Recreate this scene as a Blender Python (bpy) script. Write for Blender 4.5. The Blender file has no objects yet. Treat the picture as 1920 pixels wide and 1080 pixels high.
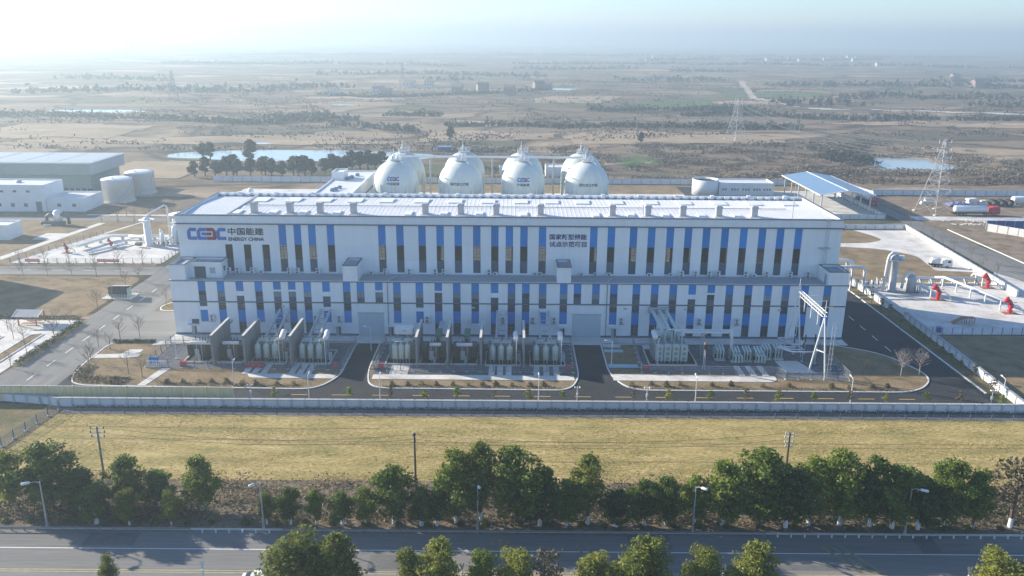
# Aerial view of an energy storage plant: long blue and white hall, transformer yards, spherical tanks, winter farmland in haze
import bpy, math, random
import numpy as np
from mathutils import Vector, noise
R = math.radians
rnd = random.Random(7)
sc = bpy.context.scene
COL = sc.collection

# ------------------------------------------------------------------ camera
CAM_H = 57.0
cam = bpy.data.cameras.new('camera'); camo = bpy.data.objects.new('camera', cam); COL.objects.link(camo)
cam.sensor_width = 36.0; cam.lens = 36.0 * 1550.0 / 1920.0
cam.clip_start = 0.5; cam.clip_end = 30000
camo.location = (0, 0, CAM_H)
camo.rotation_mode = 'XYZ'
from mathutils import Matrix
camo.matrix_world = (Matrix.Translation((0, 0, CAM_H)) @ Matrix.Rotation(R(90 - 16.8687), 4, 'X') @ Matrix.Rotation(R(0.45), 4, 'Z'))
sc.camera = camo

# ------------------------------------------------------------------ sky and sun
SUN = Vector((-2.3, 1.07, 1.0)).normalized()
EL = math.asin(SUN.z); AZ = math.atan2(SUN.x, SUN.y)
w = bpy.data.worlds.new('World'); sc.world = w; w.use_nodes = True
nt = w.node_tree; bg = nt.nodes['Background']
sky = nt.nodes.new('ShaderNodeTexSky'); sky.sky_type = 'NISHITA'; sky.sun_disc = False
sky.sun_elevation = EL; sky.sun_rotation = AZ
sky.altitude = 0; sky.air_density = 1.0; sky.dust_density = 0.12; sky.ozone_density = 6.0
hs = nt.nodes.new('ShaderNodeVectorMath'); hs.operation = 'MULTIPLY'; hs.inputs[1].default_value = (1.03, 0.985, 0.97)
nt.links.new(sky.outputs[0], hs.inputs[0]); nt.links.new(hs.outputs[0], bg.inputs[0]); bg.inputs[1].default_value = 0.104
sun = bpy.data.lights.new('sun', 'SUN'); suno = bpy.data.objects.new('sun', sun); COL.objects.link(suno)
sun.energy = 5.0; sun.angle = R(0.6); sun.color = (1.0, 0.89, 0.74)
suno.rotation_euler = (-SUN).to_track_quat('-Z', 'Y').to_euler()
suno.location = SUN * 400
sc.view_settings.view_transform = 'Standard'; sc.view_settings.look = 'None'
sc.view_settings.exposure = 1.22; sc.view_settings.gamma = 1.0; sc.view_settings.use_curve_mapping = False
sc.render.engine = 'CYCLES'
cy = sc.cycles
cy.use_denoising = True
cy.max_bounces = 6; cy.diffuse_bounces = 2; cy.glossy_bounces = 2; cy.transmission_bounces = 2
cy.transparent_max_bounces = 10; cy.volume_bounces = 1
cy.caustics_reflective = False; cy.caustics_refractive = False
cy.sample_clamp_indirect = 5.0

# ------------------------------------------------------------------ helpers
class MB:
    """collects faces; build() links them as one mesh object"""
    def __init__(s): s.v = []; s.f = []
    def poly(s, pts):
        n = len(s.v); s.v += [tuple(p) for p in pts]; s.f.append(tuple(range(n, n + len(pts)))); return s
    def box(s, x0, y0, z0, x1, y1, z1):
        n = len(s.v)
        s.v += [(x0,y0,z0),(x1,y0,z0),(x1,y1,z0),(x0,y1,z0),(x0,y0,z1),(x1,y0,z1),(x1,y1,z1),(x0,y1,z1)]
        for q in ((0,3,2,1),(4,5,6,7),(0,1,5,4),(1,2,6,5),(2,3,7,6),(3,0,4,7)): s.f.append(tuple(n+i for i in q))
        return s
    def cbox(s, cx, cy, z0, sx, sy, sz): return s.box(cx-sx/2, cy-sy/2, z0, cx+sx/2, cy+sy/2, z0+sz)
    def obox(s, cx, cy, z0, sx, sy, sz, a=0.0):
        n = len(s.v); c, t = math.cos(a), math.sin(a)
        for z in (z0, z0+sz):
            for dx, dy in ((-1,-1),(1,-1),(1,1),(-1,1)):
                x, y = dx*sx/2, dy*sy/2; s.v.append((cx+x*c-y*t, cy+x*t+y*c, z))
        for q in ((0,3,2,1),(4,5,6,7),(0,1,5,4),(1,2,6,5),(2,3,7,6),(3,0,4,7)): s.f.append(tuple(n+i for i in q))
        return s
    def cyl(s, p0, p1, r0, r1=None, n=10, cap=True):
        r1 = r0 if r1 is None else r1
        p0 = Vector(p0); p1 = Vector(p1); d = (p1-p0).normalized()
        a = d.orthogonal().normalized(); b = d.cross(a); m = len(s.v)
        for p, r in ((p0, r0), (p1, r1)):
            for i in range(n):
                t = 2*math.pi*i/n; q = p + (a*math.cos(t)+b*math.sin(t))*r; s.v.append(tuple(q))
        for i in range(n): j = (i+1) % n; s.f.append((m+i, m+j, m+n+j, m+n+i))
        if cap: s.f.append(tuple(m+i for i in reversed(range(n)))); s.f.append(tuple(m+n+i for i in range(n)))
        return s
    def tube(s, pts, r, n=8, cap=True):
        pts = [Vector(p) for p in pts]; m = len(s.v); k = len(pts); a = None
        for i, p in enumerate(pts):
            d = ((pts[min(i+1,k-1)]-p).normalized() + (p-pts[max(i-1,0)]).normalized())
            d = d.normalized() if d.length > 1e-6 else Vector((0,0,1))
            a = d.orthogonal().normalized() if a is None else (a - d*a.dot(d)).normalized()
            b = d.cross(a); rr = r[i] if isinstance(r, (list, tuple)) else r
            for j in range(n):
                t = 2*math.pi*j/n; s.v.append(tuple(p + (a*math.cos(t)+b*math.sin(t))*rr))
        for i in range(k-1):
            for j in range(n): q = (j+1) % n; s.f.append((m+i*n+j, m+i*n+q, m+(i+1)*n+q, m+(i+1)*n+j))
        if cap: s.f.append(tuple(m+i for i in reversed(range(n)))); s.f.append(tuple(m+(k-1)*n+i for i in range(n)))
        return s
    def lathe(s, prof, c=(0,0,0), n=24):
        m = len(s.v); k = len(prof)
        for r, z in prof:
            for i in range(n):
                t = 2*math.pi*i/n; s.v.append((c[0]+r*math.cos(t), c[1]+r*math.sin(t), c[2]+z))
        for a in range(k-1):
            for i in range(n): j = (i+1) % n; s.f.append((m+a*n+i, m+a*n+j, m+(a+1)*n+j, m+(a+1)*n+i))
        s.f.append(tuple(m+i for i in reversed(range(n)))); s.f.append(tuple(m+(k-1)*n+i for i in range(n)))
        return s
    def hcap(s, p0, p1, r, n=14, k=4):
        """horizontal or slanted vessel with domed ends"""
        p0 = Vector(p0); p1 = Vector(p1); d = (p1-p0).normalized(); pts = []; rs = []
        for i in range(k): t = math.pi/2*(1-i/k); pts.append(p0 - d*r*0.5*math.sin(t)); rs.append(max(r*math.cos(t), r*0.06))
        pts.append(p0); rs.append(r); pts.append(p1); rs.append(r)
        for i in range(1, k+1): t = math.pi/2*(i/k); pts.append(p1 + d*r*0.5*math.sin(t)); rs.append(max(r*math.cos(t), r*0.06))
        return s.tube(pts, rs, n)
    def beam(s, p0, p1, wd):
        return s.cyl(p0, p1, wd*0.7, n=4)
    def prism(s, poly, z0, z1):
        m = len(s.v); n = len(poly)
        s.v += [(p[0],p[1],z0) for p in poly] + [(p[0],p[1],z1) for p in poly]
        s.f.append(tuple(m+i for i in reversed(range(n)))); s.f.append(tuple(m+n+i for i in range(n)))
        for i in range(n): j = (i+1) % n; s.f.append((m+i, m+j, m+n+j, m+n+i))
        return s
    def data(s, name, mat, smooth=False):
        me = bpy.data.meshes.new(name); me.from_pydata(s.v, [], s.f); me.materials.append(mat)
        if smooth: me.polygons.foreach_set('use_smooth', [True]*len(me.polygons))
        me.update(); return me
    def build(s, name, mat, parent=None, loc=(0,0,0), smooth=False, rz=0.0):
        return link(name, s.data(name, mat, smooth), parent, loc, rz)

def link(name, me, parent=None, loc=(0,0,0), rz=0.0):
    o = bpy.data.objects.new(name, me); COL.objects.link(o); o.location = loc; o.rotation_euler = (0,0,rz)
    if parent is not None: o.parent = parent
    return o
def tag(o, label=None, cat=None, group=None, kind=None):
    if label: o['label'] = label
    if cat: o['category'] = cat
    if group: o['group'] = group
    if kind: o['kind'] = kind
    return o
def thing(name, label, cat, loc=(0,0,0), rz=0.0, group=None):
    o = bpy.data.objects.new(name, None); COL.objects.link(o); o.location = loc; o.rotation_euler = (0,0,rz)
    o.empty_display_size = 0.5
    return tag(o, label, cat, group)
def struct(o): o['kind'] = 'structure'; return o
def copy_tree(o, parent=None):
    c = o.copy(); COL.objects.link(c); c.parent = parent
    for ch in o.children: copy_tree(ch, c)
    return c
def dup(o, loc, rz=0.0, label=None, scale=None):
    c = copy_tree(o); c.location = loc; c.rotation_euler = (0,0,rz)
    if label: c['label'] = label
    if scale: c.scale = (scale,)*3 if not isinstance(scale, tuple) else scale
    return c
def sheet(name, poly, z, mat, kind='structure'):
    o = MB().poly([(p[0],p[1],z) for p in poly]).build(name, mat)
    if kind: o['kind'] = kind
    return o
def rect(x0, y0, x1, y1): return [(x0,y0),(x1,y0),(x1,y1),(x0,y1)]
def fillet(pts, rad, n=6):
    out = []; k = len(pts)
    for i in range(k):
        p = Vector(pts[i][:2]); a = Vector(pts[i-1][:2])-p; b = Vector(pts[(i+1)%k][:2])-p
        r = rad[i] if isinstance(rad, (list,tuple)) else rad
        r = min(r, a.length*0.48, b.length*0.48)
        if r <= 0.01: out.append((p.x,p.y)); continue
        p0 = p + a.normalized()*r; p1 = p + b.normalized()*r
        for j in range(n+1):
            t = j/n; q = p0*(1-t)**2 + p*2*t*(1-t) + p1*t*t; out.append((q.x,q.y))
    return out
def offset(poly, d):
    out = []; k = len(poly)
    ar = sum(poly[i-1][0]*poly[i][1]-poly[i][0]*poly[i-1][1] for i in range(k))
    sg = 1 if ar > 0 else -1
    for i in range(k):
        p = Vector(poly[i]); a = (p-Vector(poly[i-1])).normalized(); b = (Vector(poly[(i+1)%k])-p).normalized()
        n1 = Vector((-a.y,a.x)); n2 = Vector((-b.y,b.x)); m = (n1+n2)
        m = m.normalized() if m.length > 1e-4 else n1
        c = max(0.5, m.dot(n1)); q = p + m*(d*sg/c); out.append((q.x,q.y))
    return out
def ring(mb, a, b, z0, z1):
    """kerb between outline a and inner outline b"""
    m = len(mb.v); n = len(a)
    for P, z in ((a,z0),(a,z1),(b,z1),(b,z0)): mb.v += [(p[0],p[1],z) for p in P]
    for L in range(3):
        for i in range(n): j = (i+1)%n; mb.f.append((m+L*n+i, m+L*n+j, m+(L+1)*n+j, m+(L+1)*n+i))
    return mb

# ------------------------------------------------------------------ materials
def mat(name, col, rough=0.75, var=0.10, scale=0.6, bump=0.0, bscale=8.0, metal=0.0, spec=0.4, rand=0.0, stretch=None, island=0.0):
    m = bpy.data.materials.new(name); m.use_nodes = True; t = m.node_tree; N = t.nodes; L = t.links
    b = N['Principled BSDF']; b.inputs['Roughness'].default_value = rough; b.inputs['Metallic'].default_value = metal
    b.inputs['Specular IOR Level'].default_value = spec
    geo = N.new('ShaderNodeNewGeometry'); pos = geo.outputs['Position']
    if stretch:
        mp = N.new('ShaderNodeMapping'); mp.inputs['Scale'].default_value = stretch; L.new(pos, mp.inputs[0]); pos = mp.outputs[0]
    nz = N.new('ShaderNodeTexNoise'); nz.inputs['Scale'].default_value = scale; nz.inputs['Detail'].default_value = 5; nz.inputs['Roughness'].default_value = 0.65
    L.new(pos, nz.inputs['Vector'])
    mr = N.new('ShaderNodeMapRange'); mr.inputs[1].default_value = 0.25; mr.inputs[2].default_value = 0.75
    mr.inputs[3].default_value = 1-var; mr.inputs[4].default_value = 1+var; L.new(nz.outputs[0], mr.inputs[0])
    out = mr.outputs[0]
    def mulr(src, amt, out):
        r2 = N.new('ShaderNodeMapRange'); r2.inputs[3].default_value = 1-amt; r2.inputs[4].default_value = 1+amt; L.new(src, r2.inputs[0])
        mm = N.new('ShaderNodeMath'); mm.operation = 'MULTIPLY'; L.new(out, mm.inputs[0]); L.new(r2.outputs[0], mm.inputs[1]); return mm.outputs[0]
    if rand: oi = N.new('ShaderNodeObjectInfo'); out = mulr(oi.outputs['Random'], rand, out)
    if island: out = mulr(geo.outputs['Random Per Island'], island, out)
    mx = N.new('ShaderNodeVectorMath'); mx.operation = 'SCALE'; mx.inputs[0].default_value = col; L.new(out, mx.inputs['Scale'])
    L.new(mx.outputs[0], b.inputs['Base Color'])
    if bump:
        n2 = N.new('ShaderNodeTexNoise'); n2.inputs['Scale'].default_value = bscale; n2.inputs['Detail'].default_value = 4; L.new(pos, n2.inputs['Vector'])
        bp = N.new('ShaderNodeBump'); bp.inputs['Strength'].default_value = bump; bp.inputs['Distance'].default_value = 0.1
        L.new(n2.outputs[0], bp.inputs['Height']); L.new(bp.outputs[0], b.inputs['Normal'])
    return m
def mixmat(name, cols, scale, rough=0.95, bump=0.0, bscale=3.0, detail=8, stretch=None, fine=0.0, fscale=6.0):
    """several natural tones broken up by noise"""
    m = bpy.data.materials.new(name); m.use_nodes = True; t = m.node_tree; N = t.nodes; L = t.links
    b = N['Principled BSDF']; b.inputs['Roughness'].default_value = rough; b.inputs['Specular IOR Level'].default_value = 0.15
    geo = N.new('ShaderNodeNewGeometry'); pos = geo.outputs['Position']
    if stretch:
        mp = N.new('ShaderNodeMapping'); mp.inputs['Scale'].default_value = stretch; L.new(pos, mp.inputs[0]); pos = mp.outputs[0]
    nz = N.new('ShaderNodeTexNoise'); nz.inputs['Scale'].default_value = scale; nz.inputs['Detail'].default_value = detail; nz.inputs['Roughness'].default_value = 0.62
    L.new(pos, nz.inputs['Vector'])
    cr = N.new('ShaderNodeValToRGB'); e = cr.color_ramp.elements
    while len(e) < len(cols): e.new(0.5)
    for i, c in enumerate(cols): e[i].position = 0.3+0.4*i/max(1,len(cols)-1); e[i].color = (*c,1)
    L.new(nz.outputs[0], cr.inputs[0]); out = cr.outputs[0]
    n2 = N.new('ShaderNodeTexNoise'); n2.inputs['Scale'].default_value = fscale; n2.inputs['Detail'].default_value = 4; L.new(pos, n2.inputs['Vector'])
    if fine:
        mr = N.new('ShaderNodeMapRange'); mr.inputs[1].default_value = 0.3; mr.inputs[2].default_value = 0.7; mr.inputs[3].default_value = 1-fine; mr.inputs[4].default_value = 1+fine
        L.new(n2.outputs[0], mr.inputs[0]); vm = N.new('ShaderNodeVectorMath'); vm.operation = 'SCALE'; L.new(out, vm.inputs[0]); L.new(mr.outputs[0], vm.inputs['Scale']); out = vm.outputs[0]
    L.new(out, b.inputs['Base Color'])
    if bump:
        n3 = N.new('ShaderNodeTexNoise'); n3.inputs['Scale'].default_value = bscale; n3.inputs['Detail'].default_value = 5; L.new(pos, n3.inputs['Vector'])
        bp = N.new('ShaderNodeBump'); bp.inputs['Strength'].default_value = bump; bp.inputs['Distance'].default_value = 0.25
        L.new(n3.outputs[0], bp.inputs['Height']); L.new(bp.outputs[0], b.inputs['Normal'])
    return m
def leafmat(name, c0, c1, trans=0.42):
    m = bpy.data.materials.new(name); m.use_nodes = True; t = m.node_tree; N = t.nodes; L = t.links
    b = N['Principled BSDF']; b.inputs['Roughness'].default_value = 0.6; b.inputs['Specular IOR Level'].default_value = 0.25
    geo = N.new('ShaderNodeNewGeometry'); oi = N.new('ShaderNodeObjectInfo')
    nz = N.new('ShaderNodeTexNoise'); nz.inputs['Scale'].default_value = 0.7; nz.inputs['Detail'].default_value = 2; L.new(geo.outputs['Position'], nz.inputs['Vector'])
    a = N.new('ShaderNodeMath'); a.operation = 'MULTIPLY_ADD'; L.new(geo.outputs['Random Per Island'], a.inputs[0]); a.inputs[1].default_value = 0.35; L.new(nz.outputs[0], a.inputs[2])
    a2 = N.new('ShaderNodeMath'); a2.operation = 'MULTIPLY_ADD'; L.new(oi.outputs['Random'], a2.inputs[0]); a2.inputs[1].default_value = 0.55; L.new(a.outputs[0], a2.inputs[2])
    mr = N.new('ShaderNodeMapRange'); mr.inputs[1].default_value = 0.4; mr.inputs[2].default_value = 1.3; L.new(a2.outputs[0], mr.inputs[0])
    mx = N.new('ShaderNodeMix'); mx.data_type = 'RGBA'; mx.inputs['A'].default_value = (*c0,1); mx.inputs['B'].default_value = (*c1,1); L.new(mr.outputs[0], mx.inputs['Factor'])
    L.new(mx.outputs['Result'], b.inputs['Base Color'])
    if trans:
        tr = N.new('ShaderNodeBsdfTranslucent'); L.new(mx.outputs['Result'], tr.inputs['Color'])
        ms = N.new('ShaderNodeMixShader'); ms.inputs[0].default_value = trans; L.new(b.outputs[0], ms.inputs[1]); L.new(tr.outputs[0], ms.inputs[2])
        L.new(ms.outputs[0], N['Material Output'].inputs['Surface'])
    return m
def glassmat(name, tint, clear=0.4):
    m = bpy.data.materials.new(name); m.use_nodes = True; t = m.node_tree; N = t.nodes; L = t.links
    b = N['Principled BSDF']; b.inputs['Base Color'].default_value = (0.02,0.03,0.04,1); b.inputs['Roughness'].default_value = 0.08
    tr = N.new('ShaderNodeBsdfTransparent'); tr.inputs[0].default_value = (*tint,1)
    ms = N.new('ShaderNodeMixShader'); ms.inputs[0].default_value = clear
    L.new(b.outputs[0], ms.inputs[1]); L.new(tr.outputs[0], ms.inputs[2]); L.new(ms.outputs[0], N['Material Output'].inputs['Surface'])
    return m

M = {}
M['asphalt'] = mixmat('asphalt', [(.030,.032,.036),(.042,.044,.048),(.060,.060,.062)], 0.12, 0.9, 0.12, 9.0, stretch=(1,1,1), fine=.18, fscale=2.0)
M['old_lit_asphalt'] = mixmat('old_lit_asphalt', [(.15,.15,.145),(.19,.187,.178),(.24,.235,.22)], 0.10, 0.9, 0.10, 9.0, stretch=(.06,1.6,1), fine=.16, fscale=3.0)  # weathered asphalt; the sunlit tone of the plant roads is in its colour
M['road_ns'] = mixmat('worn_lit_plant_road', [(.15,.15,.145),(.19,.187,.178),(.24,.235,.22)], 0.10, 0.9, 0.10, 9.0, stretch=(1.6,.06,1), fine=.14, fscale=3.0)  # same asphalt as the inner road, sunlit paleness put into the colour
M['asphalt_patch'] = mixmat('asphalt_repair', [(.10,.10,.10),(.14,.14,.135),(.18,.175,.165)], .3, .9, .1, 9, fine=.15, fscale=3)
M['concrete'] = mixmat('concrete', [(.40,.385,.35),(.58,.56,.52),(.70,.68,.64)], 0.18, 0.85, 0.05, 6.0, fine=.08, fscale=1.2)
M['slab'] = mat('concrete_slab', (.55,.54,.50), .85, .14, .5)
M['kerb'] = mat('kerb_stone', (.62,.62,.60), .8, .12, 1.5)
M['lawn'] = mixmat('winter_lawn', [(.13,.10,.055),(.22,.165,.095),(.29,.22,.135)], 0.22, 1, .35, 5.0, fine=.22, fscale=3.5)
M['lawn_green'] = mixmat('greenish_lawn', [(.08,.085,.04),(.14,.12,.06),(.21,.165,.09)], 0.35, 1, .4, 5.0, fine=.25, fscale=3.0)
M['field_grass'] = mixmat('field_grass', [(.20,.19,.07),(.31,.25,.095),(.39,.305,.125),(.47,.38,.18)], 0.28, 1, .55, 2.6, stretch=(.45,1.5,1), fine=.3, fscale=3.0)
M['gravel'] = mixmat('gravel', [(.085,.09,.10),(.125,.13,.14),(.18,.18,.185)], 0.9, .95, .3, 9, fine=.25, fscale=5)
M['verge'] = mixmat('verge_soil', [(.09,.075,.052),(.15,.12,.082),(.25,.20,.14)], .4, 1, .6, 2, fine=.3, fscale=3)
M['soil'] = mixmat('bare_soil', [(.12,.09,.06),(.21,.16,.11),(.32,.25,.18)], 0.25, 1, .6, 2.0, fine=.3, fscale=3)
M['wall_white'] = mat('white_cladding', (.79,.81,.82), .55, .055, .9, rand=.035, stretch=(1.0,1.0,.10))
M['wall_paint'] = mat('white_painted_wall', (.72,.74,.75), .7, .08, .4, rand=.03)
M['blue'] = mat('blue_panel', (.003,.20,.56), .5, .09, .9, rand=.12, stretch=(1,1,.15))
M['trim'] = mat('dark_trim', (.10,.13,.17), .5, .06, 1)
M['dark_panel'] = mat('dark_louvre_panel', (.055,.095,.14), .45, .15, .7, rand=.25)
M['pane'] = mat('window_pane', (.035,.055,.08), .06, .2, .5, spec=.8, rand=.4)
M['pane_sky'] = mat('pane_with_painted_sky', (.17,.235,.29), .08, .25, .8, spec=.8, rand=.35)  # sky's reflection is put into the pane's pale blue base colour
M['door_grey'] = mat('roller_door_grey', (.50,.57,.62), .5, .06, .8)
M['hall_glass'] = glassmat('hall_glass', (.75,.78,.78), .5)
M['workshop_roof'] = mat('haze_tinted_roof', (.40,.45,.47), .5, .08, .2)  # haze over the far roof is put into its grey-blue colour
M['vent_grey'] = mat('vent_grey', (.36,.38,.40), .5, .06, 1)
M['rail_steel'] = mat('dull_rail_steel', (.20,.21,.22), .5, .15, 1)
M['frame'] = mat('grey_window_frame', (.35,.38,.42), .5, .05)
M['pilaster'] = mat('greyed_pilaster', (.50,.53,.56), .7, .1, .6)
M['roof'] = mat('white_roof_sheet', (.66,.66,.655), .45, .08, .35)
M['roof_grey'] = mat('grey_roof_felt', (.33,.35,.37), .8, .12, .4)
M['metal'] = mat('galvanised_steel', (.48,.50,.51), .4, .08, 1, metal=.5)
M['grey_paint'] = mat('light_grey_paint', (.42,.44,.45), .5, .08, 1)
M['white_paint'] = mat('white_paint', (.72,.73,.72), .45, .06, .8)
M['firewall'] = mat('grey_fire_wall', (.22,.225,.23), .8, .12, .5)
M['tank_green'] = mat('dark_green_grey_paint', (.20,.26,.235), .5, .12, 1)
M['pit'] = mat('dark_pit_gravel', (.05,.045,.045), .95, .3, 3)
M['pylon'] = mat('weathered_steel_lattice', (.27,.285,.30), .5, .1, 1)
M['tgreen'] = mat('pale_green_paint', (.46,.52,.48), .45, .1, 1.2)
M['tdark'] = mat('dark_radiator_paint', (.12,.125,.12), .55, .12, 1.5)
M['duct_green'] = mat('green_roof_paint', (.05,.20,.12), .5, .1, 1.5)
M['duct_pale'] = mat('pale_mint_paint', (.45,.56,.54), .45, .06, 1)
M['red'] = mat('red_paint', (.50,.02,.03), .4, .1, 1.2)
M['red_dull'] = mat('dull_red_paint', (.28,.04,.05), .5, .1, 1.2)
M['black'] = mat('black_part', (.02,.02,.022), .5, .1, 1)
M['orange'] = mat('orange_brown_paint', (.35,.13,.06), .6, .1, 1)
M['sphere'] = mat('cream_tank_paint', (.60,.65,.60), .42, .09, .5, spec=.5, stretch=(1,1,.2))
M['blue_roof'] = mat('blue_grey_roof', (.16,.27,.40), .45, .06, .3)
M['blue_cloth'] = mat('blue_hoarding', (.02,.07,.28), .6, .1, .6)
M['white_cloth'] = mat('white_sheet', (.70,.69,.66), .7, .08, .6)
M['hoard'] = mat('weathered_metal_sheet', (.80,.64,.36), .6, .22, .9, stretch=(3,1,.4))
M['mark_white'] = mat('white_road_paint', (.72,.72,.70), .7, .12, 2)
M['shaded_worn_yellow'] = mat('shaded_worn_yellow_paint', (.24,.21,.12), .8, .35, 1.2)  # worn yellow, also dulled for the shade over the hatch stripes
M['line_yellow'] = mat('faded_yellow_line', (.46,.38,.18), .8, .3, 1.5)
M['mark_yellow'] = mat('yellow_road_paint', (.62,.44,.10), .7, .15, 2)
M['cyan_pave'] = mat('pale_teal_paving', (.38,.52,.54), .8, .1, 1)
M['glassgreen'] = mat('green_grey_cladding', (.20,.30,.29), .35, .1, .3)
M['bark'] = mat('bark', (.10,.075,.055), .9, .2, 3)
M['twig'] = mat('pale_twig', (.20,.155,.12), .9, .2, 3)
M['lime'] = mat('limewash', (.80,.80,.77), .9, .08, 4)
M['leaf'] = leafmat('evergreen_leaf', (.036,.082,.014), (.20,.255,.034))
M['leaf2'] = leafmat('yellow_green_leaf', (.060,.10,.016), (.29,.30,.05))
M['leaf_dark'] = leafmat('dark_leaf', (.024,.062,.014), (.125,.185,.032))
M['dry'] = leafmat('dry_brush', (.12,.095,.055), (.33,.26,.15), .3)
M['scrub'] = leafmat('olive_scrub', (.05,.055,.03), (.16,.125,.07), .15)
M['bank'] = leafmat('dark_bank_scrub', (.035,.034,.028), (.115,.095,.068), .1)
M['far_leaf'] = leafmat('far_foliage', (.020,.030,.022), (.075,.078,.050), .1)
M['hedge'] = leafmat('hedge_leaf', (.03,.042,.02), (.085,.095,.04), .2)
M['tank_white'] = mat('tank_white', (.84,.86,.88), .45, .06, .6)
M['tile'] = mat('dark_roof_tile', (.16,.13,.12), .8, .2, .6)
M['houseA'] = mat('pale_render', (.60,.58,.54), .8, .1, .3, rand=.1)
M['houseB'] = mat('brick_render', (.30,.23,.19), .8, .12, .3, rand=.15)
M['logo_blue'] = mat('logo_blue', (.02,.13,.46), .5, .03)
M['logo_red'] = mat('logo_red', (.26,.02,.05), .5, .03)
M['text_dark'] = mat('dark_lettering', (.03,.035,.06), .5, .03)
M['text_navy'] = mat('navy_lettering', (.015,.025,.17), .5, .03)
M['banner'] = mat('red_banner', (.60,.05,.05), .6, .06)
M['purple'] = mat('purple_blue_tarpaulin', (.20,.22,.42), .7, .15, .8)
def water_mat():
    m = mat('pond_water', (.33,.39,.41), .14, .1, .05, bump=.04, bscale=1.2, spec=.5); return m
M['water'] = water_mat()

# ------------------------------------------------------------------ ground: one sheet to the horizon
PONDS = [(-106,416,66,20),(190,402,21,23),(-322,655,42,12),(-382,1000,46,12),(-150,462,24,5),(44,985,26,22),(-150,735,12,6)]
def sm(a, b, x):
    t = max(0.0, min(1.0, (x-a)/(b-a))); return t*t*(3-2*t)
def hgt(x, y):
    out = max(sm(338,362,y), sm(235,275,abs(x)) * sm(120,170,y))
    if out <= 0: return 0.0
    d = math.hypot(x, y)
    n = noise.fractal(Vector((x*0.006, y*0.009, 3.1)), 0.9, 2.0, 5)
    h = n * (1.2 + 2.5*sm(500,2500,d) + 14*sm(2500,8000,d))
    h += 0.7*noise.fractal(Vector((x*0.03, y*0.06, 7.7)), 0.8, 2.0, 3)
    mnd = sm(-20,40,x)*sm(345,362,y)*(1-sm(385,425,y))*sm(1.0,2.0,math.hypot((x-190)/24,(y-395)/28))
    if mnd > 0: h += mnd*(1.2 + 2.4*noise.fractal(Vector((x*0.045, y*0.07, 1.3)), 0.8, 2.1, 4))
    h += 0.45*sm(400,600,d)*math.floor(3*noise.noise(Vector((x*0.004, y*0.012, 9.0))))
    h *= out
    for cx, cy, rx, ry in PONDS:
        q = math.hypot((x-cx)/rx, (y-cy)/ry) + 0.16*noise.noise(Vector((x*0.06, y*0.09, 5)))
        if q < 1.5: h = h*sm(1.0,1.5,q) + (-1.1)*(1-sm(0.85,1.15,q))
    return h
def axis(a, b, step): return list(np.arange(a, b, step))
gx = axis(-300, 301, 6.0); s_ = 7.0; x_ = 300.0
ext = []
while x_ < 11000: s_ *= 1.13; x_ += s_; ext.append(x_)
gx = [-e for e in reversed(ext)] + gx + ext
gy = axis(-260, 330, 34.0) + axis(330, 560, 4.0); y_ = 560.0; s_ = 4.0
while y_ < 15000: gy.append(y_); s_ *= 1.055; y_ += s_
gm = MB(); nx = len(gx)
for y in gy:
    for x in gx: gm.v.append((x, y, hgt(x, y)))
for j in range(len(gy)-1):
    for i in range(nx-1): a = j*nx+i; gm.f.append((a, a+1, a+1+nx, a+nx))
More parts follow.
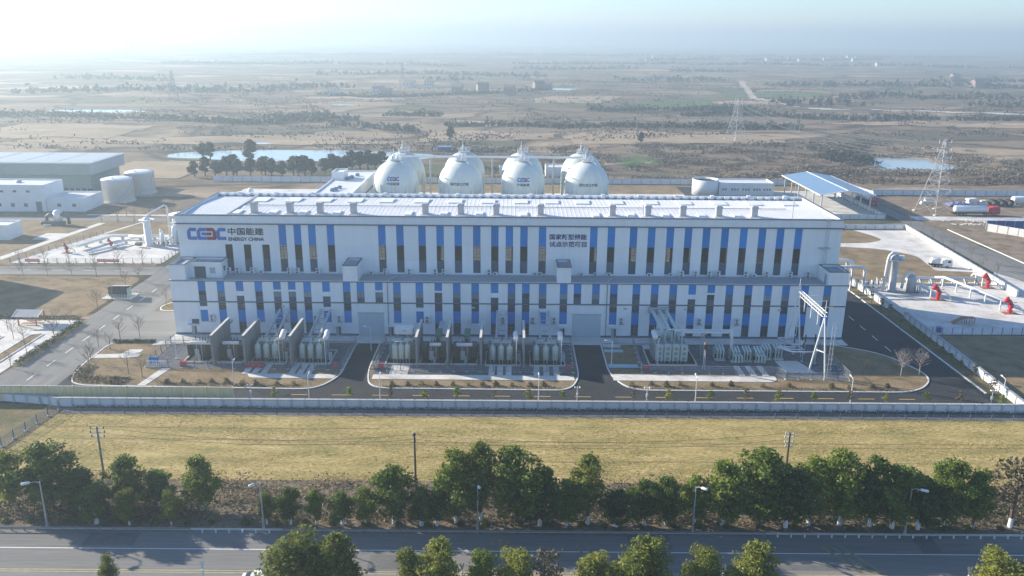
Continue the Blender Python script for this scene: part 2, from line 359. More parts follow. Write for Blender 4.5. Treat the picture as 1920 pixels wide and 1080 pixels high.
def ground_mat():
    m = bpy.data.materials.new('farmland'); m.use_nodes = True; t = m.node_tree; N = t.nodes; L = t.links
    b = N['Principled BSDF']; b.inputs['Roughness'].default_value = 1; b.inputs['Specular IOR Level'].default_value = 0.1
    geo = N.new('ShaderNodeNewGeometry')
    nz = N.new('ShaderNodeTexNoise'); nz.inputs['Scale'].default_value = 0.012; nz.inputs['Detail'].default_value = 3; L.new(geo.outputs['Position'], nz.inputs['Vector'])
    sc_ = N.new('ShaderNodeVectorMath'); sc_.operation = 'SCALE'; sc_.inputs['Scale'].default_value = 70; L.new(nz.outputs['Color'], sc_.inputs[0])
    ad = N.new('ShaderNodeVectorMath'); L.new(geo.outputs['Position'], ad.inputs[0]); L.new(sc_.outputs[0], ad.inputs[1])
    mp = N.new('ShaderNodeMapping'); mp.inputs['Scale'].default_value = (0.010,0.022,0); mp.inputs['Rotation'].default_value = (0,0,0.12); L.new(ad.outputs[0], mp.inputs[0])
    vo = N.new('ShaderNodeTexVoronoi'); vo.inputs['Scale'].default_value = 1.0; L.new(mp.outputs[0], vo.inputs['Vector'])
    sp = N.new('ShaderNodeSeparateColor'); L.new(vo.outputs['Color'], sp.inputs[0])
    cr = N.new('ShaderNodeValToRGB'); cr.color_ramp.interpolation = 'CONSTANT'; e = cr.color_ramp.elements
    cols = [(.24,.18,.12),(.14,.115,.08),(.32,.24,.165),(.19,.145,.10),(.105,.095,.065),(.38,.29,.205),(.21,.16,.11),(.085,.098,.05),(.28,.21,.145),(.155,.125,.088)]
    while len(e) < len(cols): e.new(0.5)
    for i, c in enumerate(cols): e[i].position = i/len(cols); e[i].color = (*c,1)
    L.new(sp.outputs[0], cr.inputs[0])
    ve = N.new('ShaderNodeTexVoronoi'); ve.feature = 'DISTANCE_TO_EDGE'; ve.inputs['Scale'].default_value = 1.0; L.new(mp.outputs[0], ve.inputs['Vector'])
    er = N.new('ShaderNodeMapRange'); er.inputs[1].default_value = 0.0; er.inputs[2].default_value = 0.07; er.inputs[3].default_value = 0.32; er.inputs[4].default_value = 1.0; L.new(ve.outputs[0], er.inputs[0])
    # scrubby mixed patches
    n2 = N.new('ShaderNodeTexNoise'); n2.inputs['Scale'].default_value = 0.035; n2.inputs['Detail'].default_value = 9; n2.inputs['Roughness'].default_value = 0.7
    mp2 = N.new('ShaderNodeMapping'); mp2.inputs['Scale'].default_value = (0.6,1.7,1); L.new(geo.outputs['Position'], mp2.inputs[0]); L.new(mp2.outputs[0], n2.inputs['Vector'])
    c2 = N.new('ShaderNodeValToRGB'); e2 = c2.color_ramp.elements
    c2c = [(.045,.040,.028),(.105,.083,.056),(.22,.162,.108),(.37,.275,.185)]
    while len(e2) < 4: e2.new(0.5)
    for i, c in enumerate(c2c): e2[i].position = 0.3+0.14*i; e2[i].color = (*c,1)
    L.new(n2.outputs[0], c2.inputs[0])
    n3 = N.new('ShaderNodeTexNoise'); n3.inputs['Scale'].default_value = 0.009; n3.inputs['Detail'].default_value = 4; L.new(mp2.outputs[0], n3.inputs['Vector'])
    mk = N.new('ShaderNodeMapRange'); mk.inputs[1].default_value = 0.44; mk.inputs[2].default_value = 0.56; L.new(n3.outputs[0], mk.inputs[0])
    mx = N.new('ShaderNodeMix'); mx.data_type = 'RGBA'; L.new(mk.outputs[0], mx.inputs['Factor']); L.new(cr.outputs[0], mx.inputs['A']); L.new(c2.outputs[0], mx.inputs['B'])
    v1 = N.new('ShaderNodeVectorMath'); v1.operation = 'SCALE'; L.new(mx.outputs['Result'], v1.inputs[0]); L.new(er.outputs[0], v1.inputs['Scale'])
    n4 = N.new('ShaderNodeTexNoise'); n4.inputs['Scale'].default_value = 0.35; n4.inputs['Detail'].default_value = 6; L.new(mp2.outputs[0], n4.inputs['Vector'])
    r4 = N.new('ShaderNodeMapRange'); r4.inputs[1].default_value = 0.3; r4.inputs[2].default_value = 0.7; r4.inputs[3].default_value = 0.72; r4.inputs[4].default_value = 1.28; L.new(n4.outputs[0], r4.inputs[0])
    v2 = N.new('ShaderNodeVectorMath'); v2.operation = 'SCALE'; L.new(v1.outputs[0], v2.inputs[0]); L.new(r4.outputs[0], v2.inputs['Scale'])
    L.new(v2.outputs[0], b.inputs['Base Color'])
    bp = N.new('ShaderNodeBump'); bp.inputs['Strength'].default_value = 0.6; bp.inputs['Distance'].default_value = 0.5; L.new(n4.outputs[0], bp.inputs['Height']); L.new(bp.outputs[0], b.inputs['Normal'])
    return m
struct(gm.build('ground', ground_mat(), smooth=True))
for cx, cy, rx, ry in PONDS:
    k = 40; pts = [(cx+rx*1.22*math.cos(2*math.pi*i/k), cy+ry*1.22*math.sin(2*math.pi*i/k)) for i in range(k)]
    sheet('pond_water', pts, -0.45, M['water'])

# ------------------------------------------------------------------ public road, verge and field in front
sheet('road', rect(-150,52,150,86.6), 0.012, M['old_lit_asphalt'])
struct(MB().box(-150,86.6,-.05,150,86.85,.16).build('kerb', M['slab']))
sheet('road_edge_strip', rect(-150,86.9,150,88.0), 0.02, M['verge'])
sheet('verge', rect(-150,88.0,150,98.4), 0.03, M['verge'])
def stripe(x0, y0, x1, y1, m, z=0.02, name='road_marking'): return struct(sheet(name, rect(x0,y0,x1,y1), z, m))
stripe(-150, 82.72, 150, 82.86, M['mark_white'])
stripe(-150, 78.72, 150, 78.84, M['line_yellow']); stripe(-150, 78.35, 150, 78.47, M['line_yellow'])
for i in range(3):
    struct(sheet('road_marking', rect(-2.2+i*0.85,82.95,-1.85+i*0.85,85.2), 0.02, M['shaded_worn_yellow']))
for x0, x1 in ((7.6,8.6),(8.6,10.0)):
    struct(sheet('road_marking', [(x0,84.6),(x0+.35,84.6),(x1+.75,79.2),(x1+.4,79.2)], 0.02, M['shaded_worn_yellow']))
for i in range(3):
    x0 = 36.2+i*1.15
    struct(sheet('road_marking', [(x0,84.6),(x0+.45,84.6),(x0+3.4,79.0),(x0+2.95,79.0)], 0.024, M['shaded_worn_yellow']))
sheet('field', [(-72.5,98.4),(150,98.4),(150,118.1),(-70.9,118.1)], 0.04, M['field_grass'])
M['track'] = mixmat('dark_field_line', [(.15,.13,.06),(.24,.19,.085),(.33,.26,.12)], .5, 1, .3, 3, fine=.25, fscale=3)  # narrow wavy lines, a little darker than the field grass
for y0, x0, x1, wd in ((109.6,-66,120,.22),(108.4,-40,130,.2),(104.0,-10,60,.25),(113.6,-70,-20,.22)):
    n = 40; up = []; dn = []
    for i in range(n+1):
        x = x0+(x1-x0)*i/n; y = y0+.5*noise.noise(Vector((x*.05,y0,0)))+.004*(x-x0); ww = wd*(.5+.7*abs(noise.noise(Vector((x*.3,y0,3))))); up.append((x,y+ww)); dn.append((x,y-ww))
    sheet('field_line', dn+up[::-1], 0.05, M['track'])
sheet('yard_soil', [(-150,98.4),(-73,98.4),(-72.2,121),(-150,125)], 0.035, M['lawn_green'])
sheet('wall_foot_verge', rect(-70.9,118.1,150,120.7), 0.03, M['gravel'])

for x0,y0,x1,y1 in ((-50,83.4,-44,85.9),(-16,79.3,-9,81.9),(14,83.2,19,86.2),(30,79.6,41,80.6),(-66,79.2,-58,80.1),(48,83.1,50.5,86.3)): sheet('road_patch', rect(x0,y0,x1,y1), 0.016, M['asphalt_patch'])
# ------------------------------------------------------------------ plant roads and paving
sheet('inner_road', [(-150,122),(80.2,122),(80.2,151.2),(-77.2,151.2),(-77.2,128.9),(-150,128.9)], 0.012, M['asphalt'])
sheet('plant_road', [(-88.9,122.5),(-77,128.9),(-77,206),(-88.9,206)], 0.022, M['road_ns'])
sheet('plant_road', [(-89,196.5),(-89,204.2),(-190,203.5),(-190,195.8)], 0.030, M['old_lit_asphalt'])
sheet('plant_road', [(-77.1,150.6),(-66.7,150.6),(-66.7,168.4),(-77.1,168.4)], 0.026, M['old_lit_asphalt'])
sheet('plant_road', rect(-77.1,179.8,-66.7,330), 0.026, M['old_lit_asphalt'])
sheet('driveway', rect(-29.9,128.8,-25.6,151.4), 0.016, M['asphalt'])
sheet('driveway', rect(12.0,128.8,17.2,151.4), 0.016, M['asphalt'])
sheet('inner_road', rect(65.5,128.8,80.1,330), 0.018, M['asphalt'])
struct(MB().box(80.0,128.5,-.05,80.3,199,.16).build('kerb', M['kerb']))
sheet('verge_strip', [(80.3,128.5),(82.5,128.5),(84.2,168),(82.6,199),(80.3,199)], 0.06, M['lawn_green'])
sheet('front_apron', rect(-66.7,151.0,65.6,154.5), 0.05, M['concrete'])
for x0, x1 in ((-30.4,-25.1),(11.8,17.7)):
    struct(MB().poly([(x0,154.4,.2),(x1,154.4,.2),(x1,150.2,.03),(x0,150.2,.03)]).build('ramp', M['slab']))
sheet('tank_yard', rect(-75,186,65.4,313), 0.008, M['concrete'])
sheet('lawn', rect(-75,313.2,112,334), 0.01, M['lawn'])
def dash(x0, y0, x1, y1, wd, m):
    d = Vector((x1-x0,y1-y0)).normalized(); n = Vector((-d.y,d.x))*wd/2
    struct(sheet('road_marking', [(x0-n.x,y0-n.y),(x1-n.x,y1-n.y),(x1+n.x,y1+n.y),(x0+n.x,y0+n.y)], 0.036, m))
for i in range(16): dash(-36.5+6.72*i, 126.0, -33.8+6.72*i, 126.0, .16, M['mark_yellow'])
for i in range(9): dash(-83.2, 131+6.4*i, -83.2, 133.9+6.4*i, .18, M['mark_white'])
for i in range(8): dash(72.6, 136+6.0*i, 72.6, 138.8+6.0*i, .16, M['mark_white'])
for i in range(5): dash(-97-8*i, 200.2, -100-8*i, 200.2, .15, M['mark_white'])

def island(poly, m, name='lawn_island'):
    o = MB().prism(offset(poly, .22), -.05, .10).build(name, m); struct(o)
    struct(ring(MB(), poly, offset(poly, .24), -.05, .16).build('kerb', M['kerb']))
ISL1 = fillet([(-77.3,149.8),(-77.3,137),(-75.3,128.9),(-33.0,128.0),(-29.9,133.5),(-29.9,150.4),(-66.9,150.4)], [3,5,4.5,4.5,3,0,0])
ISL2 = fillet([(-25.6,150.4),(-25.6,136),(-24.2,128.7),(10.0,128.3),(12.0,134),(12.0,150.4)], [0,5,4.5,4.5,5,0])
ISL3 = fillet([(17.2,150.4),(17.2,135.5),(20,128.6),(69,128.6),(74.6,135.2),(71.0,146.5),(62,151.6)], [0,6,4,5,4,7,4])
for P in (ISL1, ISL2, ISL3): island(P, M['lawn'])
island(fillet([(-66.9,168.6),(-75.8,168.6),(-77,172),(-69,185),(-66.9,185)], [0,3,2,2,0]), M['lawn_green'])
island(fillet([(66.2,166.5),(68.4,167.5),(69.6,171),(67.2,178),(66.2,179)], [0,1,1.5,1,0]), M['lawn_green'])
# gravel yards, slabs and strips on the islands
def patch(name, poly, z, m): return sheet(name, poly, z, m)
patch('gravel_yard', rect(-65.3,136.9,-30.3,149.6), .112, M['gravel'])
patch('gravel_yard', rect(-24.6,134.9,11.2,150.0), .112, M['gravel'])
patch('gravel_yard', [(23.2,136.3),(45.5,136.3),(46.5,134),(59.2,133.6),(59.2,151),(23.6,151)], .112, M['gravel'])
def slab(name, poly, z0=.10, z1=.17, m='concrete'): return struct(MB().prism(poly, z0, z1).build(name, M[m]))
slab('concrete_strip', fillet([(-46.4,134.6),(-45.5,132.7),(-30.9,132.6),(-30.6,134.4)], [.6,1,0,0]))
slab('concrete_strip', rect(-24.2,132.5,11.0,134.5))
slab('concrete_strip', fillet([(17.8,135.4),(17.8,132.7),(45.4,132.5),(46.4,133.4),(46.4,135.0)], [0,0,.6,.6,.3]))
for cs, y0, y1 in (((-46.8,-45.2,-43.6,-38.7,-37.2,-35.7),134.45,139.2),((-21.0,-19.9,-18.8,-3.5,-2.0,-0.5,4.5,6.2,8.0),134.35,139.0),((40.8,42.9,45.0),135.2,139.8)):
    for x in cs: slab('concrete_finger', rect(x-.52,y0,x+.52,y1), .10, .165)
slab('concrete_path', [(-63.4,129.1),(-62.0,129.1),(-60.6,136.6),(-62.3,136.6)][::1], .10, .15)
slab('concrete_path', [(-77.0,141.2),(-77.0,143.0),(-72.6,143.4),(-72.0,145.6),(-69.4,145.8),(-69.4,144.2),(-70.4,143.8),(-68.9,143.4),(-68.9,142.0),(-70.4,141.5)], .10, .15)
slab('concrete_path', [(-68.9,148.0),(-61.5,149.4),(-61.5,150.3),(-68.5,150.3)], .10, .15)
slab('paving', rect(17.6,138.6,23.0,140.2), .10, .15, 'cyan_pave'); slab('paving', rect(17.6,146.2,21.2,147.6), .10, .15, 'cyan_pave'); slab('paving', rect(17.6,148.8,21.0,150.3), .10, .15, 'slab')
slab('concrete_pad', [(48.6,142.4),(52.8,142.4),(54.4,136.6),(49.0,136.8)], .10, .18, 'slab')
slab('concrete_pad', rect(25.2,148.0,26.6,150.6), .10, .16, 'slab')

# ------------------------------------------------------------------ lawns and pads beside the hall
sheet('lawn', fillet([(-90.2,163.4),(-90.2,194.8),(-150,195),(-150,163)], [1,4,0,0]), 0.03, M['lawn'])
sheet('lawn', rect(-190,205.2,-92,268), 0.006, M['lawn'])
sheet('parking_paving', [(-89.6,133),(-89.6,162.6),(-150,163),(-150,126),(-92,126)], 0.02, M['concrete'])
for i in range(3):
    x = -92.5-7.2*i
    island(fillet([(x,138+2*i),(x-2.6,137+2*i),(x-2.6,153.5-1.5*i),(x,154.5-1.5*i)], 1.2), M['lawn'], 'parking_island')
sheet('hedge_bed', [(-89.4,137),(-87.9,137),(-87.9,161.5),(-89.4,161.5)], 0.05, M['lawn_green'])
sheet('process_pad', [(-130.5,206.6),(-91.2,207.4),(-91.8,240),(-122,240)], 0.03, M['concrete'])
sheet('footpath', [(-137.5,206.5),(-134.8,206.5),(-128.2,255),(-130.4,255)], 0.028, M['slab'])
sheet('plant_road', rect(-190,258.0,-92,263.5), 0.022, M['old_lit_asphalt'])
sheet('footpath', [(-122.4,240.4),(-121.3,240.4),(-116.5,257.8),(-117.6,257.8)], 0.03, M['concrete'])
sheet('footpath', rect(-140,266.4,-92,268.4), 0.03, M['concrete'])
sheet('process_pad', rect(-104,270,-70,318), 0.034, M['concrete'])
sheet('concrete_apron', rect(-139,232.5,-131.5,240.5), 0.031, M['concrete'])
sheet('lawn', rect(79.5,188.9,118.6,254.3), 0.026, M['lawn'])
sheet('loading_pad', fillet([(106.6,253.2),(123.0,253.9),(119.4,205.2),(109.6,206.4),(111.9,221.6),(105,229.6),(92,231.6),(80,231.6),(80,234.8),(94,235.4),(104.5,236.2),(110.4,240.2),(109.5,246.5)], [.5,.5,1,1.5,3,5,2,0,0,2,2,2,1]), 0.034, M['concrete'])
sheet('process_pad', [(84.8,157.7),(140,158.6),(124,205),(118.0,196.2),(84.9,194.2)], 0.03, M['concrete'])
sheet('lawn', [(84.2,122.0),(150,122.8),(150,158.0),(85.0,157.2)], 0.028, M['lawn'])
sheet('back_road', [(128.2,262),(122.0,180),(136,180),(136.8,214),(134.2,256),(132.2,330),(126.6,330)], 0.02, M['road_ns'])
sheet('back_road', [(134,268.8),(134,275.2),(230,275.2),(230,270.2)], 0.028, M['concrete'])
sheet('canopy_floor', rect(97.5,270.6,123.8,322), 0.03, M['concrete'])
sheet('bare_yard', [(137.2,270),(137.0,214),(140,182),(240,182),(240,269.6)], 0.012, M['soil'])
sheet('bare_yard', rect(134,275.6,240,313.5), 0.014, M['soil'])
struct(MB().box(137.0,205,-.05,137.3,255,.2).build('kerb', M['kerb']))

# ------------------------------------------------------------------ walls and fences
def wall_run(label, p0, p1, h=1.5, step=2.2, m='wall_paint', rz_post=.46):
    a = Vector((*p0,0)); b = Vector((*p1,0)); d = b-a; n = max(1, round(d.length/step)); st = d.length/n; rz = math.atan2(d.y,d.x)
    t = thing('boundary_wall', label, 'wall', a, rz)
    pn = MB().box(.17,-.07,-.05,st-.17,.07,h-.12).data('panel', M[m])
    ps = MB().box(-.17,-rz_post/2,-.05,.17,rz_post/2,h-.05).data('pilaster', M['pilaster'])
    cp = MB().box(-.02,-.27,h-.12,st-.16,.27,h).data('coping', M['roof_grey'] if m == 'wall_paint' else M[m])
    for i in range(n+1):
        link('pilaster', ps, t, (i*st,0,0))
        if i < n: link('panel', pn, t, (i*st,0,0)); link('coping', cp, t, (i*st+.09,0,0.0))
    return t
wall_run('white panelled boundary wall along the near edge of the plant, facing the golden field', (-72.2,120.9), (96,121.1), 1.55, 2.18)
wall_run('short white boundary wall set back beyond the corner of the wire fence', (-96,124.6), (-75.8,121.8), 1.5, 2.3)
wall_run('short white wall linking the set-back boundary wall to the long one', (-75.6,121.9), (-72.4,121.0), 1.5, 1.6)
wall_run('white wall beside the shaded plant road, running back from the lower corner', (82.7,122.0), (84.3,168.0), 1.5, 2.6)
wall_run('low white wall by the shaded plant road next to the pipe rack', (83.2,173.4), (82.5,199.0), 1.6, 2.6)
wall_run('long sunlit white wall between the loading pad and the back road', (117.6,184.0), (123.6,254.6), 1.7, 3.0)
wall_run('white wall across the far end of the loading pad', (80.5,254.6), (123.4,255.1), 1.5, 3.0)
wall_run('white wall around the near edge of the canopy floor', (97.6,270.2), (124,270.6), 1.6, 3.0)
wall_run('white wall along the canopy side of the back road', (124.2,271.0), (124.6,318.0), 1.6, 3.0)
wall_run('long white wall closing the rear of the tank yard', (-122,334.5), (112,336.0), 2.2, 4.0)
wall_run('white wall behind the scrap yard beyond the lattice pylon', (138,314.8), (238,316.0), 2.2, 4.0)
wall_run('short white wall climbing away behind the canopy beside a red truck', (137.4,312.0), (131.4,346.0), 2.0, 4.0)

def fence_run(label, p0, p1, h=1.6, step=2.4, foot=True, wires=9, name='wire_fence', post_m='trim', gr=None, wire_m='frame'):
    a = Vector((*p0,0)); b = Vector((*p1,0)); d = b-a; n = max(1, round(d.length/step)); st = d.length/n; rz = math.atan2(d.y,d.x)
    t = thing(name, label, 'fence', (a.x,a.y,.10 if foot else .03), rz, gr)
    po = MB().box(-.05,-.05,-.1,.05,.05,h).data('post', M[post_m])
    ft = MB().box(-.18,-.18,-.1,.18,.18,.10).data('foot', M['kerb'])
    pb = MB().box(.05,-.015,h-.10,st-.05,.015,h-.06).box(.05,-.015,.12,st-.05,.015,.16)
    for i in range(wires):
        x = .05+(st-.1)*(i+.5)/wires; pb.box(x-.011,-.008,.16,x+.011,.008,h-.10)
    for k in range(2): z = .16+(h-.26)*(k+1)/3; pb.box(.05,-.006,z-.008,st-.05,.006,z+.008)
    pd = pb.data('mesh_panel', M[wire_m])
    for i in range(n+1):
        link('post', po, t, (i*st,0,0))
        if foot: link('foot', ft, t, (i*st,0,0))
        if i < n: link('mesh_panel', pd, t, (i*st,0,0))
    return t
F = fence_run
F('wire fence along the near side of the transformer yard with four fire bays', (-61.2,136.9), (-30.3,136.5), 1.5)
F('wire fence closing the empty end of the fire bay yard', (-65.3,137.1), (-65.6,149.2), 1.5)
F('wire fence behind the empty gravel of the fire bay yard', (-65.6,149.2), (-58.4,149.4), 1.5)
F('wire fence along the driveway beside the last fire bay', (-30.3,136.6), (-30.0,149.4), 1.5)
F('wire fence along the near side of the middle transformer yard', (-24.4,136.3), (11.0,136.0), 1.5)
F('wire fence at the conservator end of the middle yard', (-24.4,136.4), (-24.2,149.6), 1.5)
F('wire fence at the red box end of the middle yard', (11.0,136.1), (11.3,149.8), 1.5)
F('wire fence along the near side of the switchgear yard', (23.2,136.4), (47.2,136.0), 1.5)
F('wire fence between the teal paving and the main transformer', (23.2,136.5), (23.6,150.8), 1.5)
F('short wire fence stepping forward before the gantry', (47.2,136.0), (48.0,133.8), 1.5)
F('wire fence in front of the gantry foot', (48.0,133.8), (59.2,133.6), 1.5)
F('wire fence running back from the gantry along the oval lawn', (59.2,133.7), (59.0,150.6), 1.5)
F('low dark railing along the foot of the long white wall', (-70.9,118.4), (96,118.6), .85, 3.4, False, 5, 'railing', 'trim', None, 'trim')
F('wire fence running down from the wall corner towards the road', (-71.6,119.6), (-74.6,97.0), 1.5, 2.6, True, 12)
F('fence of dark posts between the shaded field and the pipe pad', (85.2,157.8), (140,158.5), 1.5, 2.0, False, 6)
F('post fence along the near edge of the pale process pad with banners', (-130.4,207.0), (-91.4,207.8), 1.2, 2.4, True, 5)
F('post fence along the diagonal side of the pale process pad', (-130.4,207.2), (-121.8,239.8), 1.2, 2.6, True, 5)
F('post fence between the pale process pad and the hall', (-91.4,207.8), (-91.0,226.0), 1.2, 2.2, True, 5)
F('low fence on the grass before the canopy floor', (97,259.5), (127,261.0), 1.2, 3.0, False, 4)
g = thing('gate', 'white panel gate in the fence at the path to the empty gravel yard', 'gate', (-65.3,137.0,.1), 0)
for i in range(2):
    gb = MB().box(.05+2*i,-.03,.1,.12+2*i,.03,1.3).box(1.88+2*i,-.03,.1,1.95+2*i,.03,1.3).box(.12+2*i,-.03,.1,1.88+2*i,.03,.18).box(.12+2*i,-.03,1.22,1.88+2*i,.03,1.3)
    for k in range(5): x = .4+2*i+.3*k; gb.box(x-.04,-.02,.18,x+.04,.02,1.22)
    gb.build('gate_leaf', M['white_paint'], g)
tag(MB().box(-.9,-.05,.4,.9,.0,1.5).box(-.8,0,0,-.7,.05,.4).box(.7,0,0,.8,.05,.4).build('notice_board', M['blue'], None, (-64.2,138.2,.1)), 'blue notice board behind the white panel gate', 'sign')
# corrugated hoarding just behind the wall
hd = thing('hoarding', 'weathered corrugated metal hoarding standing behind the white wall by the plant road bend', 'hoarding', (-92,122.6,0))
hp = MB(); n = 22; L_ = 4.28
for i in range(n):
    x0 = L_*i/n; x1 = L_*(i+1)/n; y0 = -.07 if i % 2 else 0; y1 = -.07 if (i+1) % 2 else 0
    hp.poly([(x0,y0,.1),(x1,y1,.1),(x1,y1,2.72),(x0,y0,2.72)])
    hp.poly([(x0,y0+.01,.1),(x0,y0+.01,2.72),(x1,y1+.01,2.72),(x1,y1+.01,.1)])
hpd = hp.data('corrugated_panel', M['hoard']); hcd = MB().box(0,-.12,2.70,L_,.08,2.78).data('cap_rail', M['grey_paint']); hpo = MB().box(-.1,-.16,0,.1,.1,2.85).data('post', M['hoard'])
for i in range(11): link('corrugated_panel', hpd, hd, (i*L_,0,0)); link('cap_rail', hcd, hd, (i*L_,0,0))
for i in range(12): link('post', hpo, hd, (i*L_,0,0))
# guard rails along the public road
def guard(label, x0, x1):
    t = thing('guard_rail', label, 'guard rail', (x0,86.15,0))
    n = max(1, round((x1-x0)/1.55)); st = (x1-x0)/n
    bm = MB(); prof = [(0,.62),(-.07,.57),(-.03,.51),(-.07,.45),(0,.40)]
    for a in range(4):
        (ya,za),(yb,zb) = prof[a], prof[a+1]; bm.poly([(0,ya,za),(0,yb,zb),(x1-x0,yb,zb),(x1-x0,ya,za)]); bm.poly([(0,ya+.02,za),(x1-x0,ya+.02,za),(x1-x0,yb+.02,zb),(0,yb+.02,zb)])
    bm.build('rail_beam', M['rail_steel'], t); pd = MB().box(-.05,.02,-.05,.05,.12,.6).data('post', M['rail_steel'])
    for i in range(n+1): link('post', pd, t, (i*st,0,0))
guard('steel guard rail beside the first dense clump of roadside trees', -75, -38.3)
guard('long steel guard rail beside the middle roadside trees', -27.2, 30.6)
bd = MB().cyl((0,0,0),(0,0,.42),.12,.10,8).data('bollard', M['kerb'])
for i in range(6): tag(link('bollard', bd, None, (-36.8+1.6*i,86.1,0)), 'small pale kerb bollard in the gap between the two guard rails', 'bollard', 'bollards between the guard rails')
for i in range(22): tag(link('bollard', bd, None, (32+1.62*i,86.1,0)), 'small pale kerb bollard past the end of the long guard rail', 'bollard', 'bollards past the guard rail')

# ------------------------------------------------------------------ lettering
def text(body, parent, loc, wd, ht, m, name='lettering', bold=0.0, depth=.05, wrap=None, zoff=0.0):
    c = bpy.data.curves.new('t', 'FONT'); c.body = body; c.size = 1.0; c.offset = bold; c.extrude = .5; c.resolution_u = 3
    o = bpy.data.objects.new('t', c); COL.objects.link(o); bpy.context.view_layer.update()
    me = bpy.data.meshes.new_from_object(o.evaluated_get(bpy.context.evaluated_depsgraph_get()))
    bpy.data.objects.remove(o); bpy.data.curves.remove(c)
    n = len(me.vertices); co = np.empty(n*3, np.float32); me.vertices.foreach_get('co', co); co = co.reshape(n,3)
    lo = co.min(0); hi = co.max(0); co = (co-lo)/np.maximum(hi-lo, 1e-6)
    x = (co[:,0]-.5)*wd; z = (co[:,1]-.5)*ht+zoff; y = -co[:,2]*depth
    if wrap:
        r = wrap; a = x/r; b = z/r; rr = r + .02 - y
        X = rr*np.sin(a)*np.cos(b); Y = -rr*np.cos(a)*np.cos(b); Z = rr*np.sin(b)
    else: X, Y, Z = x, y, z
    out = np.stack([X,Y,Z],1).astype(np.float32); me.vertices.foreach_set('co', out.ravel())
    me.materials.clear(); me.materials.append(m); me.update(); me.name = name
    return link(name, me, parent, loc)
CSH = [(.28,1),(1,1),(1,.72),(.36,.72),(.36,.27),(1,.27),(1,0),(.12,0),(0,.12),(0,.72)]
BAR = [(.5,.38),(.5,.61),(1,.61),(1,.38)]
def logo(parent, loc, wd, ht, wrap=None, depth=.05, zoff=0.0):
    """four block letters: C, E, mirrored E in red, C"""
    lw = wd/4.12; objs = []
    for i, ch in enumerate('CE3C'):
        x0 = -wd/2 + i*(lw*1.04)
        for shp in ([CSH] if ch == 'C' else [CSH, BAR]):
            pts = [((1-p[0]) if ch == '3' else p[0], p[1]) for p in shp]
            P = [(x0+p[0]*lw, -ht/2+p[1]*ht+zoff) for p in pts]
            mb = MB(); n = len(P)
            def at(x, z, d):
                if wrap: a = x/wrap; b = z/wrap; r = wrap+.02+d; return (r*math.sin(a)*math.cos(b), -r*math.cos(a)*math.cos(b), r*math.sin(b))
                return (x, -d, z)
            mb.v = [at(x,z,0) for x,z in P] + [at(x,z,depth) for x,z in P]
            f = tuple(n+k for k in range(n)); mb.f.append(f if ch == '3' else f[::-1])
            for k in range(n): j = (k+1)%n; mb.f.append((k,j,n+j,n+k))
            mb.build('logo_letter', M['logo_red'] if ch == '3' else M['logo_blue'], parent, loc)

# ------------------------------------------------------------------ main hall
XL, XR = -66.6, 65.5
B = thing('main_hall', 'long white turbine hall with blue panels, dark window strips and a big logo', 'building', (0,154.4,0))
lower = [-60.6,-56.9,-53.2,-49.5,-45.9,-43.0,-40.0,-36.3,-32.3,-29.6,-26.0,-22.5,-18.1,-14.4,-10.8,-7.2,-3.4,-0.1,2.7,6.0,10.1,12.8,16.4,19.9,24.3,27.9,31.5,35.2,38.9,42.5,46.2,50.0,53.5,57.2,61.6]
codes = 'DACABBACDABAABAACAAAADADDAACBADAAAA'
lowc = 'baaaaaaba--abaaaaaabaa-aaaaaaaaaaaa'; lowc = lowc[:21]+'--'+lowc[23:]
bott = {1,2,4,5,6,13,14,16,17,18,24,25,26,27,28,29,30,31,32,33}
upper = [-45.8,-42.8,-39.9,-36.2,-26.0,-22.4,-18.0,-14.4,-10.8,-7.1,-3.5,-0.6,2.3,6.0,16.2,19.7,24.1,27.7,31.4,35.0,38.6,42.3,46.0,49.7,53.3,56.9]
darkonly = [-56.7,-53.0,-49.3]
HW = .74
MB().box(XL,.2,0,XR,5.9,11.0).build('lower_block', M['wall_white'], B)
MB().box(XL-.02,-.03,0,-30.35,.2,.45).build('plinth', M['trim'], B)
MB().box(-25.15,-.03,0,11.85,.2,.45).build('plinth', M['trim'], B)
MB().box(17.65,-.03,0,XR+.02,.2,.45).build('plinth', M['trim'], B)
_cache = {}
def pbox(name, x0, y0, z0, x1, y1, z1, m, parent=B):
    key = (name, m, round(x1-x0,2), round(y1-y0,3), round(z1-z0,2))
    if key not in _cache: _cache[key] = MB().box(0,0,0,x1-x0,y1-y0,z1-z0).data(name, M[m])
    return link(name, _cache[key], parent, (x0,y0,z0))
def window(x0, x1, y, z0, z1, div=1, parent=B, pm='pane', fr='frame', hbar=True):
    wd = x1-x0; h = z1-z0; key = ('w', round(wd,2), round(h,2), div, fr, hbar)
    if key not in _cache:
        f = MB().box(0,0,0,.07,.06,h).box(wd-.07,0,0,wd,.06,h).box(.07,0,0,wd-.07,.06,.07).box(.07,0,h-.07,wd-.07,.06,h)
        for i in range(div): x = wd*(i+1)/(div+1); f.box(x-.03,0,.07,x+.03,.055,h-.07)
        if hbar: f.box(.07,0.002,h*.68-.025,wd-.07,.05,h*.68+.025)
        _cache[key] = f.data('window', M[fr])
    o = link('window', _cache[key], parent, (x0,y,z0))
    k2 = ('p', round(wd,2), round(h,2), pm)
    if k2 not in _cache: _cache[k2] = MB().box(.03,.03,.03,wd-.03,.045,h-.03).data('pane', M[pm])
    link('pane', _cache[k2], o, (0,0,0)); return o
def gaps(cols, a, b, hw=HW):
    e = [a]
    for c in sorted(cols): e += [c-hw, c+hw]
    e.append(b); return [(e[i],e[i+1]) for i in range(0,len(e),2) if e[i+1]-e[i] > .02]
